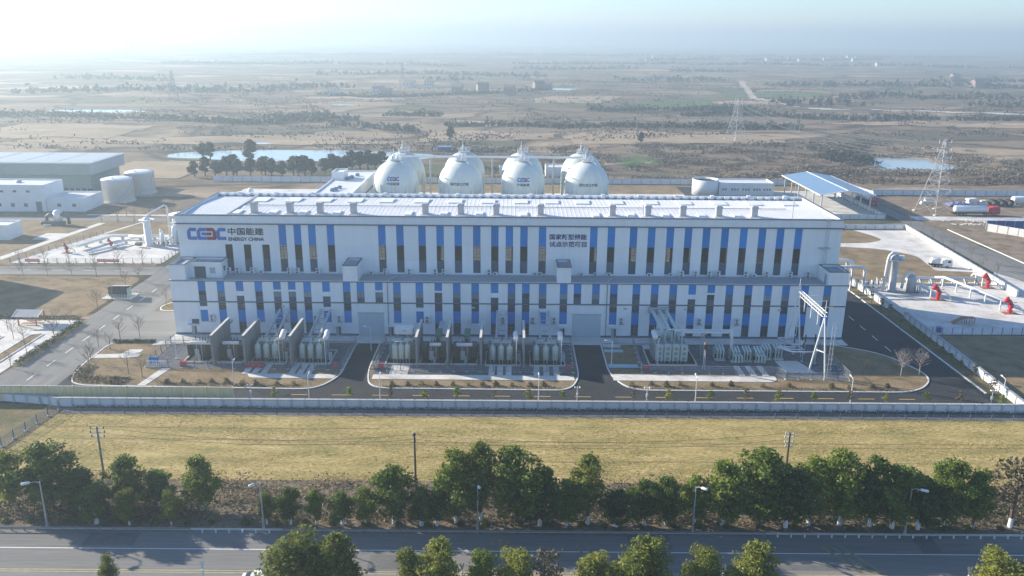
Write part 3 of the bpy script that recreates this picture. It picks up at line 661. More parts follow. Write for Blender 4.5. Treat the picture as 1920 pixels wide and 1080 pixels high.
# lower facade: upper row
for x0, x1 in gaps(lower, XL, XR): pbox('wall_panel', x0, 0, 7.02, x1, .2, 11.1, 'wall_white')
for i, x in enumerate(lower):
    a, b, c = x-HW, x+HW, codes[i]
    top = 9.1 if c != 'B' else 9.45
    pbox('blue_panel', a, .05, top, b, .2, 11.1, 'blue')
    if c == 'C': pbox('wall_panel', a, .03, 8.15, b, .2, 9.1, 'wall_white'); pbox('louvre_panel', a, .14, 7.02, b, .2, 8.15, 'dark_panel')
    elif c == 'D': window(a, b, .12, 8.1, 9.1, 0, hbar=False, fr='trim'); pbox('louvre_panel', a, .14, 7.02, b, .2, 8.1, 'dark_panel')
    else:
        if c == 'B': pbox('wall_panel', a, .03, 9.1, b, .2, 9.45, 'wall_white')
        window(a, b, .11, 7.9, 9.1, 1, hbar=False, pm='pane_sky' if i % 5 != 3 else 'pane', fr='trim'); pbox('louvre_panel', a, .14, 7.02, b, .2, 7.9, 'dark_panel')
# lower facade: bottom row
act = [x for i, x in enumerate(lower) if lowc[i] != '-']
DOORS = [(-30.3,-25.2),(11.9,17.6)]
def split_doors(x0, x1, z0, z1):
    for d0, d1 in DOORS:
        if x0 < d1 and x1 > d0:
            if z0 < 4.8 < z1: pbox('wall_panel', x0, 0, 4.85, x1, .2, z1, 'wall_white')
            elif z0 >= 4.8: pbox('wall_panel', x0, 0, z0, x1, .2, z1, 'wall_white')
            if x0 < d0-.02: pbox('wall_panel', x0, 0, z0, d0, .2, min(z1,4.85), 'wall_white')
            if x1 > d1+.02: pbox('wall_panel', d1, 0, z0, x1, .2, min(z1,4.85), 'wall_white')
            return
    pbox('wall_panel', x0, 0, z0, x1, .2, z1, 'wall_white')
for x0, x1 in gaps(act, XL, XR):
    split_doors(x0, x1, .45, 2.75); split_doors(x0, x1, 2.75, 6.8)
for i, x in enumerate(lower):
    c = lowc[i]; a, b = x-HW, x+HW
    if c == '-': continue
    if c == 'a': window(a, b, .12, 5.2, 6.8, 0, hbar=True, fr='trim')
    else: pbox('louvre_panel', a, .14, 5.95, b, .2, 6.8, 'dark_panel'); pbox('wall_panel', a, .03, 5.2, b, .2, 5.95, 'wall_white')
    pbox('blue_panel', a, .05, 2.8, b, .2, 5.2, 'blue')
    if i in bott: window(a, b, .11, .46, 2.75, 1, fr='trim')
    else: pbox('wall_panel', a, .04, .46, b, .2, 2.75, 'wall_white')
MB().box(XL-.15,-.14,6.8,XR+.15,.2,7.02).build('string_course', M['trim'], B)
MB().box(XL-.18,-.18,11.1,XR+.18,.2,11.3).build('deck_coping', M['trim'], B)
MB().box(XL-.18,-.19,11.303,XR+.18,.1,11.35).build('coping_cap', M['white_paint'], B)
MB().box(XL,.2,11.0,XR,6.1,11.06).build('deck', M['roof_grey'], B)
# roller doors, side doors, canopies, downpipes, ladders
for d0, d1 in DOORS:
    o = MB().box(d0,.05,.2,d1,.12,4.7).build('roller_door', M['door_grey'], B)
    for k in range(14): pbox('slat', d0+.15, .02, .3+.31*k, d1-.15, .05, .3+.31*k+.24, 'door_grey', o)
    MB().box(d0-.1,-.06,4.7,d1+.1,.2,4.95).build('door_head', M['grey_paint'], B)
for x in (-62.9,-34.3,-23.9,-20.6,10.0,20.2):
    dr = MB().box(x-.5,.0,.1,x+.5,-.05,2.1).build('door', M['frame'], B)
    MB().box(x+.1,-.08,.2,x+.42,-.05,1.9).build('dark_glazing', M['pane'], dr)
    MB().box(x-1.0,-1.0,2.25,x+1.0,-.01,2.38).build('canopy', M['white_paint'], B)
for x in (-24.3,18.6):
    MB().cyl((x,-.2,.1),(x,-.2,11.0),.07,n=6).build('downpipe', M['trim'], B)
    MB().tube([(x,-.2,11.0),(x+.1,.4,11.45),(x+1.2,3.2,11.4)],.13,6).build('roof_drain', M['grey_paint'], B)
for x in (-45,-7.6,34.2,52.6,28.9,30.3,22.3): MB().box(x-.35,-.06,5.9,x+.35,0,6.25).build('wall_vent', M['grey_paint'], B)
MB().box(-63.2,-.04,2.3,-61.8,0,3.3).build('wall_grille', M['dark_panel'], B)
# upper hall: hollow, glazed front and rear
UY = 6.1
for x0, x1 in gaps(upper+darkonly, XL, XR):
    for k, (z0, z1) in enumerate(((11.06,13.8),(13.8,17.0),(17.0,21.2))): pbox('wall_panel', x0, UY+.012*(k%2), z0, x1, UY+.3, z1, 'wall_white')
for x in darkonly: pbox('wall_panel', x-HW, UY, 17.0, x+HW, UY+.3, 21.2, 'wall_white')
for x in upper: pbox('blue_panel', x-HW, UY+.05, 17.0, x+HW, UY+.3, 21.2, 'blue')
for x in upper+darkonly:
    window(x-HW, x+HW, UY+.16, 13.8, 17.0, 0, pm='hall_glass', fr='trim', hbar=False)
    pbox('louvre_panel', x-HW, UY+.18, 11.4, x+HW, UY+.3, 13.8, 'dark_panel'); pbox('wall_panel', x-HW, UY+.02, 11.06, x+HW, UY+.3, 11.4, 'wall_white')
MB().box(XL-.05,UY-.1,21.2,XR+.05,UY+.3,22.85).build('parapet_band', M['wall_white'], B)
MB().box(XL-.25,UY-.3,21.1,XR+.25,UY-.1,21.32).build('string_course', M['trim'], B)
MB().box(XL-.25,UY-.28,22.85,XR+.25,UY+.32,23.02).build('parapet_cap', M['trim'], B)
MB().box(XL,UY+.3,0,XL+.3,30.6,22.9).build('gable_wall', M['wall_white'], B)
MB().box(XR-.3,UY+.3,0,XR,30.6,22.9).build('gable_wall', M['wall_white'], B)
MB().box(XL-.2,UY+.32,22.9,XL+.35,30.7,23.0).build('parapet_cap', M['trim'], B); MB().box(XR-.35,UY+.32,22.9,XR+.2,30.7,23.0).build('parapet_cap', M['trim'], B)
MB().box(XL+.3,UY+.3,.02,XR-.3,30.3,.06).build('hall_floor', M['slab'], B)
rw = [-60+7.3*i+(1.2 if i % 3 == 0 else 0) for i in range(17)]
for x0, x1 in gaps(rw, XL+.3, XR-.3, 1.5): pbox('rear_wall_panel', x0, 30.3, 7.6, x1, 30.6, 11.2, 'wall_white')
MB().box(XL+.3,30.3,0,XR-.3,30.6,7.6).build('rear_wall', M['wall_white'], B)
MB().box(XL+.3,30.3,11.2,XR-.3,30.6,23.0).build('rear_wall', M['wall_white'], B)
for x in rw: 
    f = MB()
    for k in range(5): f.box(x-1.5+.73*k,30.4,7.6,x-1.5+.73*k+.08,30.5,11.2)
    for k in range(4): f.box(x-1.5,30.41,8.2+.75*k,x+1.5,30.49,8.3+.75*k)
    f.build('rear_window_frame', M['frame'], B)
# roof
rs = MB(); xs = []; x = XL+.3
while x < XR-.35:
    xs += [(x,0),(x+.72,0),(x+.76,.035),(x+.84,.035)]; x += .88
xs = [p for p in xs if p[0] < XR-.3]; ys = [(UY+.3,22.25),(17.0,22.62),(30.3,22.25)]
for y, z in ys:
    for px_, dz in xs: rs.v.append((px_, y, z+dz))
k = len(xs)
for r in range(2):
    for i in range(k-1): rs.f.append((r*k+i, r*k+i+1, (r+1)*k+i+1, (r+1)*k+i))
roof = rs.build('roof', M['roof'], B)
MB().tube([(XL+10,17.0,22.85),(XR-8,17.0,22.85)],.07,5).build('ridge_conduit', M['trim'], roof)
for i in range(40): x = XL+10.5+i*2.85; MB().box(x-.03,16.95,22.6,x+.03,17.01,23.15).build('conduit_stand', M['grey_paint'], roof)
MB().box(XL+9.2,UY+1,22.5,XL+9.6,30.2,22.8).build('roof_upstand', M['grey_paint'], roof)
VX = [-52.5,-45.2,-39.1,-32.3,-17.7,-10.5,-3.3,5.7,20.3,27.5,34.6,41.9,49.1]
vd = MB().box(-.6,-.6,0,.6,.6,1.85).data('roof_vent', M['vent_grey'])
vh = MB(); vp = [(-.7,1.8),(-.7,2.1),(-.48,2.35),(.48,2.35),(.7,2.1),(.7,1.8)]
m0 = len(vp); vh.v = [(a,-.68,b) for a,b in vp]+[(a,.68,b) for a,b in vp]; vh.f = [tuple(range(m0)), tuple(reversed(range(m0,2*m0)))]+[(i,m0+i,m0+(i+1)%m0,(i+1)%m0) for i in range(m0)]
vhd = vh.data('hood', M['vent_grey']); vbd = MB().box(-.95,-.9,0,1.1,.9,.2).data('base', M['roof'])
for x in VX:
    o = link('roof_vent', vd, roof, (x,11.0,22.35)); link('hood', vhd, o); link('base', vbd, o)
HX = [-54.8,-47.8,-41.0,-34.3,-27.5,-19.8,-12.5,-5.3,1.8,8.5,15.2,22.6,30.1,37.5,45.1,52.7,60.1]
hm = MB().box(-1.5,-2.4,0,1.5,2.4,.28).data('roof_hatch', M['white_paint'])
for x in HX: link('roof_hatch', hm, roof, (x,24.5,22.42))
hm2 = MB().box(-.7,-1.9,0,.7,1.9,.35).data('roof_light', M['white_paint'])
for x in VX: link('roof_light', hm2, roof, (x-3.4,11.0,22.38))
MB().box(XL+.3,29.75,22.25,XR-.3,30.3,22.42).build('gutter', M['trim'], roof)  # roof gutter; its shadow line is put into the dark colour
gbd = MB().box(-.5,-.03,0,.5,.5,.5).data('parapet_bracket', M['wall_white'])
for i in range(70): link('parapet_bracket', gbd, roof, (XL+1.4+i*1.86,29.72,22.4))
bu = MB().box(-.4,0,0,.4,.5,1.0).data('buttress', M['wall_white'])
for i in range(16): link('buttress', bu, roof, (XL+5+i*8.2,29.9,22.25))
for x, y, z1 in ((-44.4,7.6,26.6),(-9.0,7.6,26.5),(26.0,7.6,27.5),(55.6,7.0,33.5)):
    MB().cyl((x,y,22.2),(x,y,z1),.08,.03,6).build('lightning_rod', M['grey_paint'], B)
lad = MB().box(XR-3.3,UY-.45,14,XR-3.25,UY-.4,23.6).box(XR-2.75,UY-.45,14,XR-2.7,UY-.4,23.6)
for k in range(24): lad.box(XR-3.25,UY-.44,14.2+.4*k,XR-2.75,UY-.41,14.24+.4*k)
lad.build('ladder', M['grey_paint'], B)
MB().box(XR-4.4,UY-.9,17.2,XR-2.2,UY,17.3).build('ladder_platform', M['grey_paint'], B)
# stair heads on the deck
def head(x0, y0, x1, y1, z1):
    o = MB().box(x0,y0,11.06,x1,y1,z1-.45).build('stair_head', M['wall_white'], B)
    for a in ((x0,y0,x1,y0+.2),(x0,y1-.2,x1,y1),(x0,y0+.2,x0+.2,y1-.2),(x1-.2,y0+.2,x1,y1-.2)):
        MB().box(a[0],a[1],z1-.45,a[2],a[3],z1).build('head_parapet', M['wall_white'], o)
    MB().box(x0+.2,y0+.2,z1-.449,x1-.2,y1-.2,z1-.43).build('head_roof', M['roof_grey'], o)
    for a in ((x0-.06,y0-.06,x1+.06,y0+.24),(x0-.06,y1-.2,x1+.06,y1),(x0-.06,y0+.24,x0+.24,y1-.2),(x1-.24,y0+.24,x1+.06,y1-.2)):
        MB().box(a[0],a[1],z1,a[2],a[3],z1+.1).build('head_coping', M['trim'], o)
    return o
head(XL, 0.05, -63.5, 6.05, 14.3)
o = head(-63.48, 2.4, -57.2, 6.05, 14.3)
MB().box(-62.6,2.36,11.1,-60.4,2.4,13.4).build('dark_doorway', M['dark_panel'], o); MB().box(-59.6,2.35,12.0,-58.5,2.4,13.2).build('grille', M['grey_paint'], o); MB().box(-57.2,3.4,12.2,-57.16,4.2,13.2).build('small_window', M['pane'], o)
head(-32.9, .05, -30.1, 6.0, 14.35); head(8.8, .05, 11.5, 6.0, 14.35)
o = head(61.6, .05, XR, 6.0, 13.8)
MB().box(61.55,1.2,11.1,61.6,2.2,13.0).build('door', M['frame'], o)
# writing
logo(B, (-60.9,UY-.02,19.1), 7.7, 2.45)
text('中国能建', B, (-53.05,UY-.02,19.65), 7.1, 1.5, M['text_dark'], bold=.018)
text('ENERGY CHINA', B, (-53.05,UY-.02,18.1), 7.1, .72, M['text_dark'], bold=.03)
text('国家新型储能', B, (11.1,UY-.02,19.05), 7.4, 1.15, M['text_navy'], bold=.02)
text('试点示范项目', B, (11.1,UY-.02,17.55), 7.4, 1.15, M['text_navy'], bold=.02)

# air conditioner units on the deck and on the wall
def ac_unit(fans, label, group):
    h = 1.3 if fans == 2 else .8
    t = thing('air_conditioner', label, 'air conditioner', group=group)
    MB().box(-.42,-.18,.12,.42,.18,h).build('casing', M['white_paint'], t)
    for k in range(fans):
        z = .12+(h-.12)*(k+.5)/fans
        f = MB().cyl((-.08,-.2,z),(-.08,-.18,z),.25,n=12).build('fan_grille', M['trim'], t); MB().cyl((-.08,-.215,z),(-.08,-.2,z),.08,n=8).build('hub', M['frame'], f)
    for x in (-.35,.35): MB().box(x-.05,-.2,0,x+.05,.2,.12).build('foot', M['frame'], t)
    return t
A2 = ac_unit(2, 'tall white air conditioner unit with two fans on the hall deck', 'tall air conditioners on the deck')
A1 = ac_unit(1, 'low white air conditioner unit with one fan on the hall deck', 'low air conditioners on the deck')
ACX = [(-56.9, 2), (-55.1, 2), (-52.2, 2), (-50.4, 1), (-44.8, 2), (-43.1, 2), (-39.0, 2), (-28.3, 1), (-25.5, 2), (-20.6, 2), (-15.4, 2), (-13.7, 2), (-4.6, 2), (-3.4, 1), (4.6, 1), (5.6, 1), (14.0, 1), (16.8, 1), (19.5, 1), (27.6, 1), (31.9, 1), (34.1, 2), (36.9, 2), (39.7, 2), (41.4, 2), (47.0, 2), (48.7, 1), (51.2, 2), (55.9, 2), (59.5, 2)]
f1 = f2 = True
for x, k in ACX:
    src = A2 if k == 2 else A1; first = (f2 if k == 2 else f1)
    if k == 2: f2 = False
    else: f1 = False
    if first: src.location = (x,159.9,11.06)
    else: dup(src, (x,159.9,11.06))
AW = ac_unit(2, 'white air conditioner unit on brackets high on the lower facade', 'air conditioners on the lower facade')
MB().box(-.5,-.25,-.05,.5,.32,0).build('bracket', M['frame'], AW)
for i, x in enumerate([-59.0,-44.4,-38.6,-33.9,-16.6,-1.7,4.2,8.4,21.6,37.0,44.4]):
    if i == 0: AW.location = (x,154.08,3.0)
    else: dup(AW, (x,154.08,3.0))

# ------------------------------------------------------------------ fire walls and transformers
def firewall(x, label):
    t = thing('fire_wall', label, 'wall', (x,138.0,.1))
    MB().box(-.18,0,0,.18,9.6,5.75).build('wall_body', M['firewall'], t)
    MB().box(-.22,-.04,5.75,.22,9.64,5.85).build('coping', M['slab'], t)
    for y in (3.2,6.4): MB().box(.18,y-.15,0,.28,y+.15,5.75).build('rib', M['firewall'], t)
for x, l in ((-53.5,'grey fire wall nearest the empty gravel yard'),(-47.8,'grey fire wall between a dark radiator transformer and three pale coolers'),(-39.5,'grey fire wall between the two pale three-cooler transformers beside the driveway'),
             (-17.0,'grey fire wall beside the transformer with a white box on top'),(-11.5,'grey fire wall between the two green-roofed transformers'),(-5.5,'grey fire wall between a green-roofed transformer and pale coolers'),(2.2,'grey fire wall between the last two transformers of the middle yard')):
    firewall(x, l)
def bund(t, x0, y0, x1, y1):
    b = MB()
    for a in ((x0,y0,x1,y0+.2),(x0,y1-.2,x1,y1),(x0,y0+.2,x0+.2,y1-.2),(x1-.2,y0+.2,x1,y1-.2)): b.box(a[0],a[1],0,a[2],a[3],.3)
    b.build('oil_bund_edge', M['slab'], t); MB().box(x0+.2,y0+.2,.01,x1-.2,y1-.2,.06).build('oil_pit', M['pit'], t)
def trans_dark(x, y, label, roof='duct_green', dx=0.5, fl=1):
    t = thing('radiator_transformer', label, 'transformer', (x,y,.1))
    bund(t, -2.6,-2.0,2.3,4.2)
    MB().box(-1.0,-.2,.3,1.0,2.4,2.9).build('tank', M['tdark'], t)
    for s in (-1,1):
        r = MB().box(s*1.65-.5,-.3,.75,s*1.65+.5,2.5,2.95).build('radiator', M['tdark'], t)
        fd = MB().box(0,0,0,.03,.16,2.1).data('fin', M['tdark'])
        for k in range(8): link('fin', fd, r, (s*1.65-.48+.13*k,-.46,.8))
    MB().hcap((-1.35*fl-.1,-.35,3.35),(1.35-.1,-.35,3.35),.33).build('conservator', M['white_paint'], t, smooth=True)
    for k in (-.45,.45): MB().box(k-.06,-.55,.1,k+.06,-.43,3.1).build('support', M['grey_paint'], t)
    MB().cyl((.15,-1.1,.1),(.15,-1.1,1.3),.26,.22,10).build('oil_valve', M['grey_paint'], t)
    MB().box(-.75,-.75,.5,.0,-.5,2.2).build('control_cabinet', M['grey_paint'], t)
    for k in range(3): MB().cyl((-.5+.5*k,1.6,2.9),(-.5+.5*k,1.6,3.7),.11,.05,8).build('bushing', M['black'], t)
    MB().box(dx-.55,2.6,3.7,dx+.55,6.6,4.0).build('bus_duct_roof', M[roof], t)
    for yy in (3.0,6.2):
        for s in (-.4,.4): MB().box(dx+s-.05,yy-.05,0,dx+s+.05,yy+.05,3.7).build('duct_post', M['grey_paint'], t)
    MB().box(dx-.3,2.0,3.0,dx+.3,2.6,3.6).build('bus_duct_box', M['tdark'], t)
    MB().box(dx-.4,6.6,3.3,dx+.4,11.5,3.75).build('bus_duct', M['grey_paint'], t)
    return t
def trans_green(x, y, label, cons='side', duct=True, sp=1.55):
    t = thing('cooler_transformer', label, 'transformer', (x,y,.1))
    bund(t, -2.9,-1.2,3.6,5.8)
    for k in (-1,0,1):
        c = MB().lathe([(.1,.95),(.56,1.05),(.56,3.2),(.48,3.4),(.22,3.6),(.17,3.8)], (0,0,0), 12).build('cooler', M['tgreen'], t, (k*sp,0,0), True)
        for s in (-.28,.28): MB().box(s-.07,-.08,0,s+.07,.08,1.0).build('leg', M['grey_paint'], c)
        MB().box(-.5,-.5,1.0,.5,.5,1.08).build('base_plate', M['tgreen'], c)
        MB().cyl((0,-.47,1.35),(0,-.50,1.35),.06,n=6).build('badge', M['black'], c)
        MB().tube([(0,.1,3.6),(0,.7,4.0),(0,1.4,3.7)],.14,8).build('elbow_pipe', M['tgreen'], t, (k*sp,0,0), True)
    MB().tube([(-sp*1.05,.15,4.05),(sp*1.05,.15,4.05)],.1,8).build('header_pipe', M['tgreen'], t, (0,0,0), True)
    MB().box(-2.3,.9,.3,2.3,3.8,3.2).build('tank', M['tank_green'], t)
    for s in (-1,1):
        MB().hcap((s*1.1-.75,2.2,3.5),(s*1.1+.75,2.2,3.5),.42,12,3).build('tank_dome', M['tgreen'], t, (0,0,0), True)
        MB().box(s*2.35-.1,1.2,.5,s*2.35+.1,3.4,2.6).build('stiffener', M['tank_green'], t)
    for s in (-1.4,.2,1.4): MB().cyl((s,3.2,3.2),(s,3.2,4.1),.12,.06,8).build('bushing', M['tdark'], t)
    if cons == 'side':
        MB().hcap((2.65,1.0,4.3),(2.65,2.7,5.0),.52,12,3).build('conservator', M['white_paint'], t, (0,0,0), True)
        for s in (1.1,2.6): MB().box(2.55,s-.08,0,2.75,s+.08,4.0).build('conservator_post', M['grey_paint'], t)
        for s in (3.3,): MB().box(s-.3,.7,.2,s+.3,1.3,1.6).build('control_cabinet', M['grey_paint'], t)
    else:
        cb = MB(); cb.prism(fillet([(-1.6,3.2),(1.9,3.2),(1.9,4.6),(-1.6,4.6)],.35,3),4.3,5.6)
        cb.build('conservator', M['white_paint'], t)
        MB().box(-.1,3.17,4.9,.6,3.2,5.15).build('name_plate', M['grey_paint'], t)
        for s in (-1.2,1.5): MB().box(s-.08,3.6,3.2,s+.08,3.9,4.3).build('conservator_post', M['grey_paint'], t)
    if duct:
        for s in (-.9,.9):
            MB().beam((s,3.0,3.7),(s,13.4,5.6),.42).build('bus_duct', M['grey_paint'], t)
        for k in range(4): yy = 6+2.0*k; MB().beam((-.9,yy,4.25+.36*k),(.9,yy,4.25+.36*k),.12).build('duct_tie', M['grey_paint'], t)
    return t
trans_dark(-56.9,141.2,'dark transformer at the open end, white conservator beside the empty gravel','duct_pale',2.0)
trans_dark(-51.0,141.2,'dark transformer between the first two grey fire walls of the fire bay yard','duct_pale',1.6)
trans_green(-44.4,140.0,'pale green transformer with three coolers between fire walls in the fire bay yard')
trans_green(-36.4,140.0,'pale green transformer with three coolers beside the first driveway')
trans_green(-20.0,140.2,'pale green transformer with a white box conservator at the back','box',False,1.13)
trans_dark(-14.2,141.2,'dark transformer with short white conservator and green duct roof',dx=.6,fl=.35)
trans_dark(-8.5,141.2,'dark transformer with long white conservator and green duct roof',dx=.2)
trans_green(-1.9,140.0,'pale green transformer with three coolers between two middle yard fire walls')
trans_green(6.2,140.0,'pale green transformer with three coolers by the second driveway',sp=1.75)
# slim camera and lightning poles in the yards
def pole(x, y, h, label, r=.08):
    t = thing('slim_pole', label, 'pole', (x,y,.1)); MB().cyl((0,0,0),(0,0,h),r,r*.6,8).build('shaft', M['white_paint'], t)
    MB().box(-.2,-.2,0,.2,.2,.12).build('base_plate', M['slab'], t); MB().cyl((0,0,h),(0,0,h+.5),.03,.01,6).build('tip', M['orange'], t)
pole(-41.9,139.2,5.7,'slim white pole in front of a conservator in the fire bay yard'); pole(-33.6,139.2,5.7,'slim white pole by the last transformer of the fire bay yard')
pole(.9,139.0,5.7,'slim white pole before the conservator of the last but one middle transformer'); pole(9.0,139.4,5.7,'slim white pole at the red box end of the middle yard'); pole(-61.4,141.2,4.5,'slim white pole alone on the empty gravel yard'); pole(26.7,140.6,5.0,'slim white pole beside the main transformer')
def fbox(x, y, wd, label):
    t = thing('fire_box', label, 'fire box', (x,y,.11)); MB().box(-wd/2,-.3,0,wd/2,.3,.8).build('body', M['red'], t); MB().box(-wd/2-.04,-.34,.8,wd/2+.04,.34,.88).build('lid', M['red'], t)
    for k in range(max(1,int(wd))): MB().box(-wd/2+.3+k,-.33,.45,-wd/2+.5+k,-.3,.52).build('handle', M['metal'], t)
fbox(-58.9,137.9,1.0,'red fire equipment box beside the white panel gate'); fbox(-47.0,137.6,1.0,'small red fire box by the foot of the second fire wall'); fbox(-45.4,137.6,2.2,'long red fire box next to a small one before pale coolers'); fbox(-31.6,137.6,.9,'red fire box at the driveway corner of the fire bay yard')
fbox(-23.3,137.6,.9,'red fire box at the white box end of the middle yard'); fbox(10.1,137.4,.9,'red fire box at the second driveway corner of the middle yard'); fbox(24.2,137.7,.9,'red fire box in the corner by the teal paving')

# main transformer with fan radiators and ducts to the hall
t = thing('main_transformer', 'large grey transformer with four fan radiators and three fat pipes to the hall', 'transformer', (29.2,141.2,.1))
bund(t,-4.2,-1.6,4.6,6.4)
MB().box(-3.2,1.2,.3,3.0,4.6,3.0).build('tank', M['tank_green'], t)
for k in range(4):
    x = -2.2+1.48*k
    r = MB().box(x-.66,-.5,.5,x+.66,.5,3.5).build('radiator', M['tgreen'], t)
    for j in range(3):
        f = MB().cyl((x,-.6,1.0+.98*j),(x,-.5,1.0+.98*j),.42,n=16).build('fan', M['duct_pale'], r)
        MB().cyl((x,-.62,1.0+.98*j),(x,-.6,1.0+.98*j),.33,n=14).build('fan_mesh', M['tdark'], r)
        b = MB()
        for q in range(4): a = q*math.pi/2+.4; b.poly([(x+.05*math.cos(a+1.5),-.64,1+.98*j+.05*math.sin(a+1.5)),(x+.31*math.cos(a),-.64,1+.98*j+.31*math.sin(a)),(x+.31*math.cos(a+.7),-.64,1+.98*j+.31*math.sin(a+.7))])
        b.build('fan_blade', M['duct_pale'], r)
    MB().tube([(x-.2,.4,3.5),(x-.3,.9,3.9),(x-.4,1.4,3.2)],.09,6).build('oil_pipe', M['grey_paint'], t)
    for s in (-.5,.5): MB().box(x+s-.06,-.4,0,x+s+.06,.3,.5).build('leg', M['grey_paint'], t)
MB().hcap((-2.9,1.0,4.6),(-2.9,3.0,4.9),.52,12,3).build('conservator', M['white_paint'], t, (0,0,0), True)
for y in (1.2,2.9): MB().box(-3.0,y-.08,0,-2.8,y+.08,4.2).build('conservator_post', M['grey_paint'], t)
for k in range(3):
    x = -1.05+1.35*k
    MB().tube([(x-.75,12.9,5.95),(x-.6,11.4,5.9),(x,4.9,4.75),(x,4.3,4.4),(x,4.2,3.0)],.33,12).build('bus_pipe', M['duct_pale'], t, (0,0,0), True)
    for q in range(5):
        u = .12+.2*q; p0 = Vector((x-.6,11.4,5.9)).lerp(Vector((x,4.9,4.75)),u); d = Vector((.6,-6.5,-1.15)).normalized()
        MB().cyl(p0-d*.05,p0+d*.05,.38,n=12).build('flange', M['duct_pale'], t)
    MB().cyl((x+.3,3.4,3.0),(x+.3,3.4,4.9),.2,.17,10).build('bushing_turret', M['duct_pale'], t)
MB().box(-2.3,6.0,0,-2.2,6.1,4.9).build('duct_post', M['grey_paint'], t); MB().box(2.3,6.0,0,2.4,6.1,4.9).build('duct_post', M['grey_paint'], t)
MB().box(-2.3,5.95,4.2,2.4,6.15,4.35).build('duct_beam', M['grey_paint'], t)
MB().box(-2.5,12.5,5.3,1.6,13.0,6.5).build('wall_entry_box', M['grey_paint'], t)
# gas insulated bus pipes to the switchgear
bp = thing('gas_bus', 'three parallel white bus pipes bridging from the main transformer to the switchgear', 'bus pipes', (30,144.5,.1))
for k in range(3):
    y = 1.0-.75*k; x0 = -.9+1.25*k; x1 = 11.3-.35*k
    MB().tube([(x0,y,3.4),(x0,y,4.75),(x0+.15,y,4.9),(x1-.15,y,4.9),(x1,y,4.75),(x1,y-.8,1.4)],.15,8).build('bus_pipe', M['white_paint'], bp, (0,0,0), True)
    for q in range(4): xx = x0+1+2.6*q; MB().cyl((xx-.06,y,4.9),(xx+.06,y,4.9),.24,n=10).build('flange', M['white_paint'], bp)
    MB().cyl((x0,y,2.6),(x0,y,3.5),.24,n=10).build('bushing_flange', M['tgreen'], bp)
for s in (-.25,.25):
    for q in (-.25,.25): MB().box(5.6+s-.04,.2+q-.04,0,5.6+s+.04,.2+q+.04,4.75).build('tower_leg', M['grey_paint'], bp)
for k in range(8): MB().beam((5.35,-.05,.2+.55*k),(5.85,-.05,.7+.55*k),.05).build('tower_brace', M['grey_paint'], bp)
MB().box(5.2,-.8,4.55,6.0,1.3,4.72).build('tower_head', M['grey_paint'], bp)
# switchgear bays
def bay(x, y, kind, label):
    t = thing('switchgear_bay', label, 'switchgear', (x,y,.1))
    MB().box(-.9,-.4,0,.9,2.4,.2).build('base_frame', M['slab'], t)
    for k in (-.55,0,.55):
        MB().hcap((k,-.1+.1,1.95),(k,1.9,2.35),.2,10,2).build('bus_tube', M['duct_pale'], t, (0,0,0), True)
        MB().cyl((k,1.7,.2),(k,1.7,2.2),.17,n=8).build('breaker_column', M['tgreen'], t)
        if kind: 
            MB().cyl((k+.2,-1.1,.3),(k+.2,-1.1,1.4),.19,n=8).build('cable_column', M['tgreen'], t)
            MB().hcap((k+.2,-1.1,1.5),(k,.2,1.6),.17,8,2).build('link_tube', M['duct_pale'], t, (0,0,0), True)
        MB().cyl((k,0,.2),(k,0,1.9),.16,n=8).build('column', M['tgreen'], t)
    MB().box(-.8,2.3,.2,.8,2.7,1.7).build('control_cabinet', M['grey_paint'], t)
    MB().box(-.85,.6,.2,.85,.9,.9).build('frame_beam', M['black'], t)
for x, y, k, l in ((38.6,142.6,0,'switchgear bay under the drop of the three bus pipes'),(41.3,141.8,1,'switchgear bay with cable columns nearest the bus pipe drop'),(43.4,142.0,0,'switchgear bay between the two bays with cable columns'),(45.5,141.8,1,'switchgear bay with cable columns in line with the last concrete finger'),(47.4,143.2,0,'low switchgear bay next to the outgoing pipe bay'),(49.5,143.2,0,'switchgear bay feeding the outgoing white pipes')):
    bay(x, y, k, l)
op = thing('outgoing_bus', 'bent white outgoing pipes between the last switchgear bay and the gantry', 'bus pipes', (49.5,143,.1))
for pts in ([(-.5,.2,2.5),(1.6,-2.2,2.5),(6.0,-2.2,2.5),(6.0,-2.2,3.2)],[(0,.5,2.5),(1.4,-1.0,2.5),(4.2,-1.0,2.5),(3.0,1.6,2.5),(4.6,1.6,2.5)],[(.5,.8,2.5),(.9,.2,2.5),(3.0,.2,2.5),(1.2,5.0,2.5),(4.4,5.0,2.5),(4.4,5.0,3.2)]):
    MB().tube(pts,.14,8).build('bus_pipe', M['white_paint'], op, (0,0,0), True)
for x, y in ((6.0,-2.2),(4.6,1.6),(4.4,5.0)): 
    MB().cyl((x,y,2.5),(x,y,3.3),.22,.18,8).build('bushing_base', M['white_paint'], op); MB().cyl((x,y,3.3),(x,y,5.0),.14,.08,8).build('bushing', M['black'], op); MB().box(x-.06,y-.06,0,x+.06,y+.06,2.4).build('support', M['grey_paint'], op)
def arrester(x, y, label, gr):
    t = thing('surge_arrester', label, 'surge arrester', (x,y,.1), group=gr)
    MB().box(-.2,-.2,0,.2,.2,.15).build('foot', M['slab'], t); MB().cyl((0,0,.15),(0,0,2.3),.07,n=8).build('support', M['metal'], t)
    for k in range(6): MB().cyl((0,0,2.3+.25*k),(0,0,2.45+.25*k),.17,.11,8).build('insulator_disc', M['black'], t)
    return t
for x, y in ((53.6,142.2),(55.6,141.4),(57.4,140.4),(53.2,146.0),(55.4,146.4),(57.4,146.8)): arrester(x, y, 'surge arrester with black discs on a post by the gantry', 'surge arresters by the gantry')
vt = thing('voltage_mast', 'single white lattice mast with a dark insulator head by the main transformer', 'mast', (34.6,138.2,.1))
